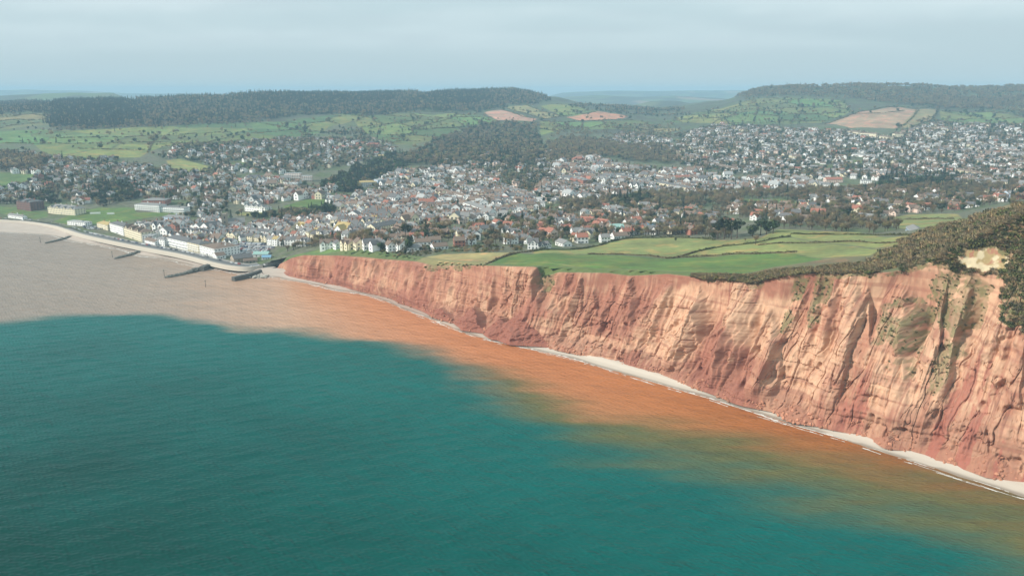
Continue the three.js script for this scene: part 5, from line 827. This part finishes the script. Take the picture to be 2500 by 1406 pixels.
{
  const real = trees.filter((o) => o.kind < 6), view = real.filter((o) => inView(o, o.y)); view.sort((a, b) => (b.must ? 1 : 0) - (a.must ? 1 : 0) || b.s * treeKinds[b.kind].h / b.d - a.s * treeKinds[a.kind].h / a.d || a.x - b.x);
  const chosen = view.slice(0, 300), set = new Set(chosen), crownMat = {}, size = (o) => o.s > 1.25 ? 'large ' : o.s < 0.7 ? 'small ' : '';
  labelled(chosen, (o) => size(o) + treeKinds[o.kind].kind);
  const cm = (k, t) => crownMat[k + ':' + t] ??= mat(CROWNC[k][0] * tints[t][0], CROWNC[k][1] * tints[t][1], CROWNC[k][2] * tints[t][2], 1);
  for (const o of chosen) { const k = treeKinds[o.kind], g = new THREE.Group(); top(g, o.kind === 5 ? 'pine_tree' : o.kind === 4 ? 'conifer_tree' : o.kind > 1 ? 'evergreen_tree' : 'bare_tree', o.label, 'tree', 'trees of the town and cliff top'); g.position.set(o.x, o.y, -o.d); g.rotation.y = o.rot; g.scale.set(o.s, o.s * o.sy, o.s); part(g, 'trunk', k.trunk, bark); part(g, 'crown', k.crown, cm(o.kind, o.tint)); }
  const white = new THREE.MeshStandardMaterial({ color: 0xffffff, roughness: 1 }), M4 = new THREE.Matrix4(), Q = new THREE.Quaternion(), U = new THREE.Vector3(0, 1, 0), col = new THREE.Color();
  const mass = (name, label, cat, filter) => {
    const G = new THREE.Group(); top(G, name, label, cat, null, 'stuff');
    treeKinds.forEach((k, n) => { for (const near of [true, false]) {
      const l = trees.filter((o) => o.kind === n && !set.has(o) && filter(o) && (o.d < 1500) === near); if (!l.length) continue;
      const put = (nm, geo, m, c) => { const im = new THREE.InstancedMesh(geo, m, l.length); im.name = nm; im.castShadow = im.receiveShadow = true; l.forEach((o, i) => { Q.setFromAxisAngle(U, o.rot); M4.compose(new THREE.Vector3(o.x, o.y, -o.d), Q, new THREE.Vector3(o.s, o.s * o.sy, o.s)); im.setMatrixAt(i, M4); if (c) { const t = tints[o.tint], C = CROWNC[n], v = 0.85 + 0.3 * hash2(i, n); im.setColorAt(i, col.setRGB(C[0] * t[0] * v, C[1] * t[1] * v, C[2] * t[2] * v)); } }); G.add(im); };
      put('crowns', near ? k.crown : k.far, white, true); if (k.trunk && near) put('trunks', k.trunk, bark);
    } });
  };
  mass('woodland', 'woods and garden trees covering the hills and filling the town', 'woodland', (o) => o.kind < 6);
  mass('scrub', 'brown and green scrub along the cliff top and hedge banks', 'scrub', (o) => o.kind >= 6);
  console.log('trees', trees.length, 'view', view.length);
}
// ---------------------------------------------------------------- hedges of the clifftop meadows, one by one
{
  const leaf = mat(0.15, 0.16, 0.065, 1), twig = mat(0.24, 0.20, 0.11, 1);
  const list = [['bushy brown hedge rising from the cliff edge beside the straw field', [[1182, 649], [1218, 632], [1266, 618], [1302, 614]], 1.5, twig], ['long clipped hedge between the meadow and the red roofed houses', [[1302, 614], [1364, 610], [1462, 600], [1498, 589], [1546, 582], [1644, 580], [1700, 582], [1745, 586]], 2.0, leaf], ['low dark hedge across the middle of the pale meadow', [[1437, 621], [1532, 622], [1588, 625], [1636, 631], [1672, 624], [1697, 616]], 1.1, twig], ['thin hedge running uphill from the bend towards the pines', [[1697, 616], [1761, 603], [1815, 597], [1870, 588], [1930, 578]], 1.3, leaf], ['shrubby hedge above the dark green cliff edge meadow', [[1636, 631], [1700, 627], [1764, 623], [1850, 620], [1943, 616]], 1.5, twig], ['thin hedge line across the upper meadow', [[1854, 599], [1930, 594], [2020, 592], [2110, 591], [2200, 590]], 1.0, twig], ['straight hedge along the top of the meadow under the tree belt', [[1934, 571], [2052, 573], [2150, 574], [2244, 574]], 1.2, leaf], ['short hedge in the field beyond the scrub hillside', [[2210, 536], [2270, 535], [2330, 535]], 1.6, twig]];
  list.forEach(([label, marks, h, m], n) => {
    const p = resample(marks.map(([a, b]) => { const g = ground(a, b); return { x: g.x, d: g.d }; }), 1.6), R = rng(900 + n), L = p[0], y0 = landHeight(L.x, L.d), k = p.length;
    const g = faces(k * 34, (r, i) => { const q = p[Math.floor(i / 34)], a = r() * 3.14, rr = Math.sqrt(r()), gapped = noise(Math.floor(i / 34) * 0.11, n * 3 + 1) < 0.2 ? 0.25 : 1, hh = gapped * h * (0.5 + 1.1 * noise(Math.floor(i / 34) * 0.4, n)), dx = Math.cos(a) * rr * h * 0.85, dy = Math.sin(a) * rr * hh; const x = q.x + dx * 0.8 + (r() - 0.5) * 1.6, d = q.d + dx * 0.6 + (r() - 0.5) * 1.6; return { p: [x - L.x, landHeight(q.x, q.d) - y0 + dy + 0.15, -(d - L.d)], out: [Math.cos(a), Math.sin(a) + 0.3, r() - 0.5], len: 1.0 + 0.6 * r(), wid: 0.5, along: 0 }; }, 950 + n);
    const me = new THREE.Mesh(g, m); me.position.set(L.x, y0, -L.d); top(me, 'hedge', label, 'hedge', 'hedges of the clifftop meadows');
  });
}

// ---------------------------------------------------------------- seafront: promenade, road, sea wall
function strip(pts, u0, u1, y0, y1, name, label, cat, m) {
  const v = [], idx = [];
  pts.forEach((p, i) => { const a = pts[Math.max(0, i - 1)], b = pts[Math.min(pts.length - 1, i + 1)], l = Math.hypot(b.x - a.x, b.d - a.d), nx = -(b.d - a.d) / l, nd = (b.x - a.x) / l; v.push(p.x + nx * u0, y0, -(p.d + nd * u0), p.x + nx * u1, y1, -(p.d + nd * u1)); if (i) { const k = i * 2; idx.push(k - 2, k, k + 1, k - 2, k + 1, k - 1); } });
  const g = new THREE.BufferGeometry(); g.setAttribute('position', new THREE.Float32BufferAttribute(v, 3)); g.setIndex(idx); g.computeVertexNormals(); return top(new THREE.Mesh(g, m), name, label, cat, null, 'structure');
}
{
  const pave = mat(0.27, 0.25, 0.225), asphalt = mat(0.115, 0.115, 0.115), P = prom.slice(2, -3);
  strip(P, -0.2, 6, 7.55, 7.6, 'promenade', 'pale paved promenade behind the beach', 'promenade', pave);
  strip(P, 6.2, 14, 7.62, 7.7, 'road', 'grey seafront road behind the promenade', 'road', asphalt);
  strip(P, 14.2, 19, 7.72, 7.85, 'pavement', 'pavement in front of the seafront terraces', 'pavement', pave);
  const sh = [[0, 0], [0, 5.4], [-0.7, 5.4], [-0.9, 0], [-2.4, -3]];   // wall section: seaward offset, height
  const v = [], idx = [], sec = [[0.4, 7.5], [0.4, 8.3], [-0.2, 8.3], [-0.4, 6.5], [-1.0, 3]];
  P.forEach((p, i) => { const a = P[Math.max(0, i - 1)], b = P[Math.min(P.length - 1, i + 1)], l = Math.hypot(b.x - a.x, b.d - a.d), nx = -(b.d - a.d) / l, nd = (b.x - a.x) / l; for (const [u, y] of sec) v.push(p.x + nx * u, y, -(p.d + nd * u)); if (i) for (let k = 0; k < sec.length - 1; k++) { const c = i * sec.length + k, e = c - sec.length; idx.push(e, c, c + 1, e, c + 1, e + 1); } });
  const g = new THREE.BufferGeometry(); g.setAttribute('position', new THREE.Float32BufferAttribute(v, 3)); g.setIndex(idx); g.computeVertexNormals();
  top(new THREE.Mesh(g, mat(0.46, 0.41, 0.34)), 'sea_wall', 'pale sea wall between the beach and the promenade', 'sea wall');
}
// ---------------------------------------------------------------- rock groynes and the river mouth wall
function rockGeo(seed) { const R = rng(seed), g = new THREE.IcosahedronGeometry(1, 1), p = g.attributes.position; for (let i = 0; i < p.count; i++) { const x = p.getX(i), y = p.getY(i), z = p.getZ(i), k = 0.72 + 0.5 * noise(x * 1.4 + seed * 3.7, y * 1.4 + z * 1.9); p.setXYZ(i, x * k * (1 + 0.3 * (seed % 3)), y * k * 0.8, z * k); } g.deleteAttribute('uv'); g.computeVertexNormals(); return g; }
const rocks = [1, 2, 3, 4, 5].map(rockGeo);
function groyne(label, marks, w, h, seed, big) {
  const R = rng(seed), p = resample(line(marks, 1.5), 2.2), o = p[0], list = [];
  p.forEach((q, i) => { const t = i / (p.length - 1), n = 5; for (let k = 0; k < n; k++) { const s = (0.9 + 0.9 * R()) * big, u = (R() - 0.5) * w * (0.5 + 0.5 * t); list.push(rocks[Math.floor(R() * 5)].clone().scale(s, s, s).rotateY(R() * 6).translate(q.x - o.x + (R() - 0.5) * 2, 0.4 + h * t * (1 - Math.abs(u) / w * 1.6) * R(), -(q.d - o.d + u))); } });
  const g = mergeGeometries(list), G = new THREE.Group(); top(G, 'rock_groyne', label, 'groyne', 'rock groynes on the town beach'); G.position.set(o.x, 0, -o.d); part(G, 'boulders', g, mat(0.135, 0.13, 0.11, 0.95)).userData.kind = 'stuff';
}
groyne('low rock groyne farthest along the town beach', [[112, 591], [135, 586], [172, 577]], 8, 2.0, 21, 1.1);
groyne('middle rock groyne running out from the beach', [[284, 628], [312, 621], [352, 610]], 9, 3.0, 22, 1.25);
groyne('long rock groyne reaching out towards the open sea', [[405, 674], [440, 668], [480, 658], [512, 648]], 11, 3.8, 23, 1.45);
function wallPrism(name, label, cat, marks, y, w, h, m) {
  const p = resample(line(marks, y), 4), o = p[0], v = [], idx = [];
  p.forEach((q, i) => { const a = p[Math.max(0, i - 1)], b = p[Math.min(p.length - 1, i + 1)], l = Math.hypot(b.x - a.x, b.d - a.d), nx = -(b.d - a.d) / l, nd = (b.x - a.x) / l, jog = (noise(i * 0.7, 3) - 0.5) * 0.7; for (const [u, e] of [[-w / 2 - 0.9, -2], [-w / 2 + jog, h], [w / 2 + jog, h], [w / 2 + 0.6, -2]]) v.push(q.x - o.x + nx * u, y - 1 + e, -(q.d - o.d + nd * u)); if (i) for (let k = 0; k < 3; k++) { const c = i * 4 + k, e = c - 4; idx.push(e, c, c + 1, e, c + 1, e + 1); } });
  idx.push(0, 1, 2, 0, 2, 3); const e = v.length / 3 - 4; idx.push(e, e + 2, e + 1, e, e + 3, e + 2);
  const g = new THREE.BufferGeometry(); g.setAttribute('position', new THREE.Float32BufferAttribute(v, 3)); g.setIndex(idx); const q = g.toNonIndexed(); q.computeVertexNormals(); const me = new THREE.Mesh(q, m); me.position.set(o.x, 0, -o.d); return top(me, name, label, cat);
}
wallPrism('river_wall', 'dark weedy wall jutting into the sea at the river mouth', 'wall', [[568, 682], [610, 672], [640, 662], [672, 650]], 2, 5, 3.6, darkConcrete);
wallPrism('river_wall', 'dark concrete block at the inner end of the long rock groyne', 'wall', [[491, 656], [513, 646]], 3, 5, 3.0, darkConcrete);
wallPrism('river_wall', 'low concrete river wall between the sheds and the cliff end', 'wall', [[640, 648], [668, 641], [690, 637]], 6, 3, 2.6, concrete);
{ const R = rng(5), o = level(620, 672, 2), list = []; for (let k = 0; k < 46; k++) { const q = level(600 + 50 * R(), 0, 2) && level(608 + 45 * R(), 672 + 6 * R(), 1), s = 0.7 + 0.8 * R(); list.push(rocks[k % 5].clone().scale(s, s, s).translate(q.x - o.x, 0.9 - 0 + R() * 0.8, -(q.d - o.d))); } const G = new THREE.Group(); top(G, 'rock_groyne', 'pale boulders heaped against the river mouth wall', 'boulders'); G.position.set(o.x, 0, -o.d); part(G, 'boulders', mergeGeometries(list), mat(0.36, 0.34, 0.29)).userData.kind = 'stuff'; }
// ---------------------------------------------------------------- beacon posts in the sea
for (const [px, py, label] of [[97, 592, 'thin beacon post off the far low groyne'], [273, 628, 'thin beacon post off the middle rock groyne'], [400, 675, 'thin beacon post off the long rock groyne'], [501, 701, 'thin beacon post standing alone in the pinkish water']]) {
  const q = level(px, py), g = new THREE.Group(); top(g, 'beacon_post', label, 'post', 'beacon posts off the groynes'); g.position.set(q.x, 0, -q.d);
  part(g, 'post', new THREE.CylinderGeometry(0.22, 0.3, 8, 8).translate(0, 3, 0), mat(0.06, 0.06, 0.055)); part(g, 'topmark', join([new THREE.ConeGeometry(0.75, 1.3, 8).translate(0, 7.5, 0), boxAt(1.3, 0.12, 0.12, 0, 6.2, 0)]), mat(0.07, 0.10, 0.07));
}
// ---------------------------------------------------------------- cars
{
  const body = (() => { const s = new THREE.Shape([[-2.1, 0.35], [2.1, 0.35], [2.15, 0.8], [1.95, 0.98], [1.15, 1.02], [0.6, 1.05], [-1.75, 1.05], [-2.12, 0.95]].map(([x, y]) => new THREE.Vector2(x, y))); return new THREE.ExtrudeGeometry(s, { depth: 1.56, bevelEnabled: true, bevelSize: 0.08, bevelThickness: 0.08, bevelSegments: 1 }).translate(0, 0, -0.78); })();
  const cabin = (() => { const s = new THREE.Shape([[-1.8, 1.08], [1.1, 1.08], [0.45, 1.5], [-1.3, 1.52]].map(([x, y]) => new THREE.Vector2(x, y))); return new THREE.ExtrudeGeometry(s, { depth: 1.34, bevelEnabled: false }).translate(0, 0, -0.67); })();
  const roofG = boxAt(1.75, 0.06, 1.36, -0.42, 1.55, 0), tyre = new THREE.CylinderGeometry(0.33, 0.33, 0.22, 10).rotateX(Math.PI / 2), rubber = mat(0.02, 0.02, 0.02);
  const paints = [['white', 0.78, 0.78, 0.77], ['silver', 0.48, 0.49, 0.50], ['black', 0.03, 0.03, 0.035], ['dark blue', 0.04, 0.07, 0.16], ['red', 0.40, 0.05, 0.04], ['grey', 0.16, 0.165, 0.17], ['pale blue', 0.25, 0.40, 0.50]].map(([n, r, g, b]) => [n, mat(r, g, b, 0.3, { metalness: 0.1 })]);
  const R = rng(61), cars = [];
  const xs = carPark.map((p) => p[0]), ds = carPark.map((p) => p[1]), cx = (Math.min(...xs) + Math.max(...xs)) / 2, cd = (Math.min(...ds) + Math.max(...ds)) / 2, th = -0.45, c = Math.cos(th), s = Math.sin(th);
  let row = 0; for (let v = -90; v < 90; v += row % 2 ? 5.4 : 11, row++) for (let u = -120; u < 120; u += 2.7) { const x = cx + u * c - v * s, d = cd + u * s + v * c; if (inside(carPark, x, d) && R() < 0.72) cars.push([x, d, th + Math.PI / 2 + (R() < 0.5 ? Math.PI : 0), 'in the car park']); }
  const kept = cars.filter((_, i) => i % Math.ceil(cars.length / 150) === 0 || cars.length < 170).slice(0, 170); cars.length = 0; cars.push(...kept);
  const P = prom.slice(4, -8); for (let i = 3; i < P.length - 2; i++) if (R() < 0.52) { const a = P[i - 1], b = P[i + 1], l = Math.hypot(b.x - a.x, b.d - a.d), nx = -(b.d - a.d) / l, nd = (b.x - a.x) / l; const x = P[i].x + nx * 12.9, d = P[i].d + nd * 12.9; const q = toPhoto(x, 8, d); if (q[0] > -20) cars.push([x, d, Math.atan2(b.d - a.d, b.x - a.x), 'parked along the seafront road']); }
  { const l = mapPoly([[195, 552], [235, 555], [250, 562], [215, 562]]), x0 = Math.min(...l.map((p) => p[0])), x1 = Math.max(...l.map((p) => p[0])), d0 = Math.min(...l.map((p) => p[1])), d1 = Math.max(...l.map((p) => p[1])); for (let d = d0; d < d1; d += 7) for (let x = x0; x < x1; x += 2.8) if (inside(l, x, d) && R() < 0.8) cars.push([x, d, Math.PI / 2, 'beside the white pavilion']); }
  const list = cars.map(([x, d, rot, where]) => { const [n, m] = paints[Math.floor(R() * R() * 7)], [px, py] = toPhoto(x, 8, d); return { x, d, rot, where, n, m, px, py }; });
  const sets = new Map(); for (const o of list) { const k = o.n + ' car ' + o.where; if (!sets.has(k)) sets.set(k, []); sets.get(k).push(o); }
  for (const [k, l] of sets) l.sort((p, q) => p.px - q.px).forEach((o, i) => { o.label = k + ', ' + ordinal(i + 1) + ' ' + o.n + ' one from left'; });
  for (const { x, d, rot, where, n, m, label } of list) {
    const g = new THREE.Group(), front = where.includes('along');
    top(g, 'parked_car', label, 'car', 'cars ' + where); g.position.set(x, front ? 7.72 : landHeight(x, d) + 0.5, -d); g.rotation.y = rot;
    part(g, 'body', body, m); part(g, 'cabin', cabin, glass); part(g, 'roof', roofG, m); for (const [wx, wz] of [[-1.35, 0.8], [1.35, 0.8], [-1.35, -0.8], [1.35, -0.8]]) part(g, 'wheel', tyre, rubber).position.set(wx, 0.33, wz);
  }
  console.log('cars', cars.length);
}
{ // car park tarmac draped on the ground
  const xs = carPark.map((p) => p[0]), ds = carPark.map((p) => p[1]), x0 = Math.min(...xs), x1 = Math.max(...xs), d0 = Math.min(...ds), d1 = Math.max(...ds), v = [], idx = [], st = 3, n = Math.ceil((x1 - x0) / st), k = Math.ceil((d1 - d0) / st);
  for (let j = 0; j <= k; j++) for (let i = 0; i <= n; i++) { const x = x0 + i * st, d = d0 + j * st; v.push(x, landHeight(x, d) + 0.45, -d); if (i < n && j < k && inside(carPark, x + 1.5, d + 1.5)) { const a = j * (n + 1) + i; idx.push(a, a + 1, a + n + 2, a, a + n + 2, a + n + 1); } }
  const g = new THREE.BufferGeometry(); g.setAttribute('position', new THREE.Float32BufferAttribute(v, 3)); g.setIndex(idx); g.computeVertexNormals(); top(new THREE.Mesh(g, mat(0.20, 0.175, 0.165)), 'car_park', 'pinkish grey car park behind the seafront terrace', 'car park', null, 'structure');
}
{ // dinghies drawn up by the sheds, sight screens on the cricket field
  const hull = (() => { const s = new THREE.Shape(); s.moveTo(-2.2, -0.8); s.lineTo(1.2, -0.85); s.quadraticCurveTo(2.4, -0.4, 2.7, 0); s.quadraticCurveTo(2.4, 0.4, 1.2, 0.85); s.lineTo(-2.2, 0.8); const hole = new THREE.Path(); hole.moveTo(-2, -0.62); hole.lineTo(-2, 0.62); hole.lineTo(1.1, 0.66); hole.quadraticCurveTo(2.1, 0.3, 2.3, 0); hole.quadraticCurveTo(2.1, -0.3, 1.1, -0.66); s.holes.push(hole); return new THREE.ExtrudeGeometry(s, { depth: 0.8, bevelEnabled: false }).rotateX(-Math.PI / 2); })(), keel = (() => { const s = new THREE.Shape(); s.moveTo(-2.1, -0.7); s.lineTo(1.1, -0.72); s.quadraticCurveTo(2.3, -0.3, 2.5, 0); s.quadraticCurveTo(2.3, 0.3, 1.1, 0.72); s.lineTo(-2.1, 0.7); return new THREE.ExtrudeGeometry(s, { depth: 0.2, bevelEnabled: false }).rotateX(-Math.PI / 2).translate(0, 0.05, 0); })();
  let order = 1; const R = rng(8); for (const [px, py, col, n] of [[622, 650, 0.78, 'white'], [630, 649, 0.78, 'white'], [638, 648, 0.3, 'grey'], [645, 647, 0.78, 'white'], [651, 646, 0.3, 'grey'], [612, 651, 0.78, 'white']]) { const q = level(px, py, 7.6), g = new THREE.Group(); top(g, 'dinghy', n + ' dinghy drawn up by the boat sheds, ' + ordinal(order++) + ' in the line', 'boat', 'dinghies by the boat sheds'); g.position.set(q.x, 7.7, -q.d); g.rotation.y = R() * 3; const m = mat(col, col, col, 0.5); part(g, 'hull', hull, m); part(g, 'bottom', keel, mat(0.25, 0.2, 0.15)); part(g, 'thwart', boxAt(0.35, 0.08, 1.4, 0, 0.6, 0), mat(0.3, 0.2, 0.12)); }
  for (const [px, py, label, w] of [[231, 523, 'wide white sight screen pair on the cricket field', 16], [269, 524, 'narrower white sight screen on the cricket field', 11]]) { const q = ground(px, py), g = new THREE.Group(); top(g, 'sight_screen', label, 'sight screen'); g.position.set(q.x, q.y, -q.d); g.rotation.y = 0.2; for (let k = 0; k < 6; k++) part(g, 'board', boxAt(w, 0.42, 0.1, 0, 0.8 + k * 0.5, 0), whitePaint); for (const x of [-w * 0.45, 0, w * 0.45]) part(g, 'leg', boxAt(0.15, 4, 0.15, x, 1.7, -0.15), concrete); }
}
{ // rocks fallen from the cliff
  const R = rng(303), G = new THREE.Group(); top(G, 'fallen_rocks', 'red rocks fallen from the cliff onto the beach', 'rocks', null, 'stuff');
  const spots = []; const { pos, NU } = cliffAt;
  for (let n = 0; n < 1500; n++) { const i = Math.floor(R() * NU), j = Math.floor(Math.pow(R(), 1.6) * 22), o = (j * NU + i) * 3, q = cliffAt.qs[i], w = noise(q / 26, 4) > 0.62 || (q > 2020 && q < 2100) ? 1 : 0.12; if (R() < w) spots.push([pos[o], pos[o + 1], pos[o + 2], 0.3 + 0.9 * Math.pow(R(), 3)]); }
  const M4 = new THREE.Matrix4(), Q = new THREE.Quaternion(), col = new THREE.Color();
  rocks.forEach((geo, k) => { const l = spots.filter((_, i) => i % 5 === k), im = new THREE.InstancedMesh(geo, new THREE.MeshStandardMaterial({ color: 0xffffff, roughness: 1 }), l.length); im.name = 'rocks'; l.forEach(([x, y, z, s], i) => { Q.setFromEuler(new THREE.Euler(R() * 3, R() * 6, R() * 3)); M4.compose(new THREE.Vector3(x, y + s * 0.2, z), Q, new THREE.Vector3(s, s, s)); im.setMatrixAt(i, M4); const v = 0.7 + 0.5 * R(); im.setColorAt(i, col.setRGB(0.42 * v, 0.19 * v, 0.115 * v)); }); im.castShadow = im.receiveShadow = true; G.add(im); });
}

renderer.render(scene, camera);
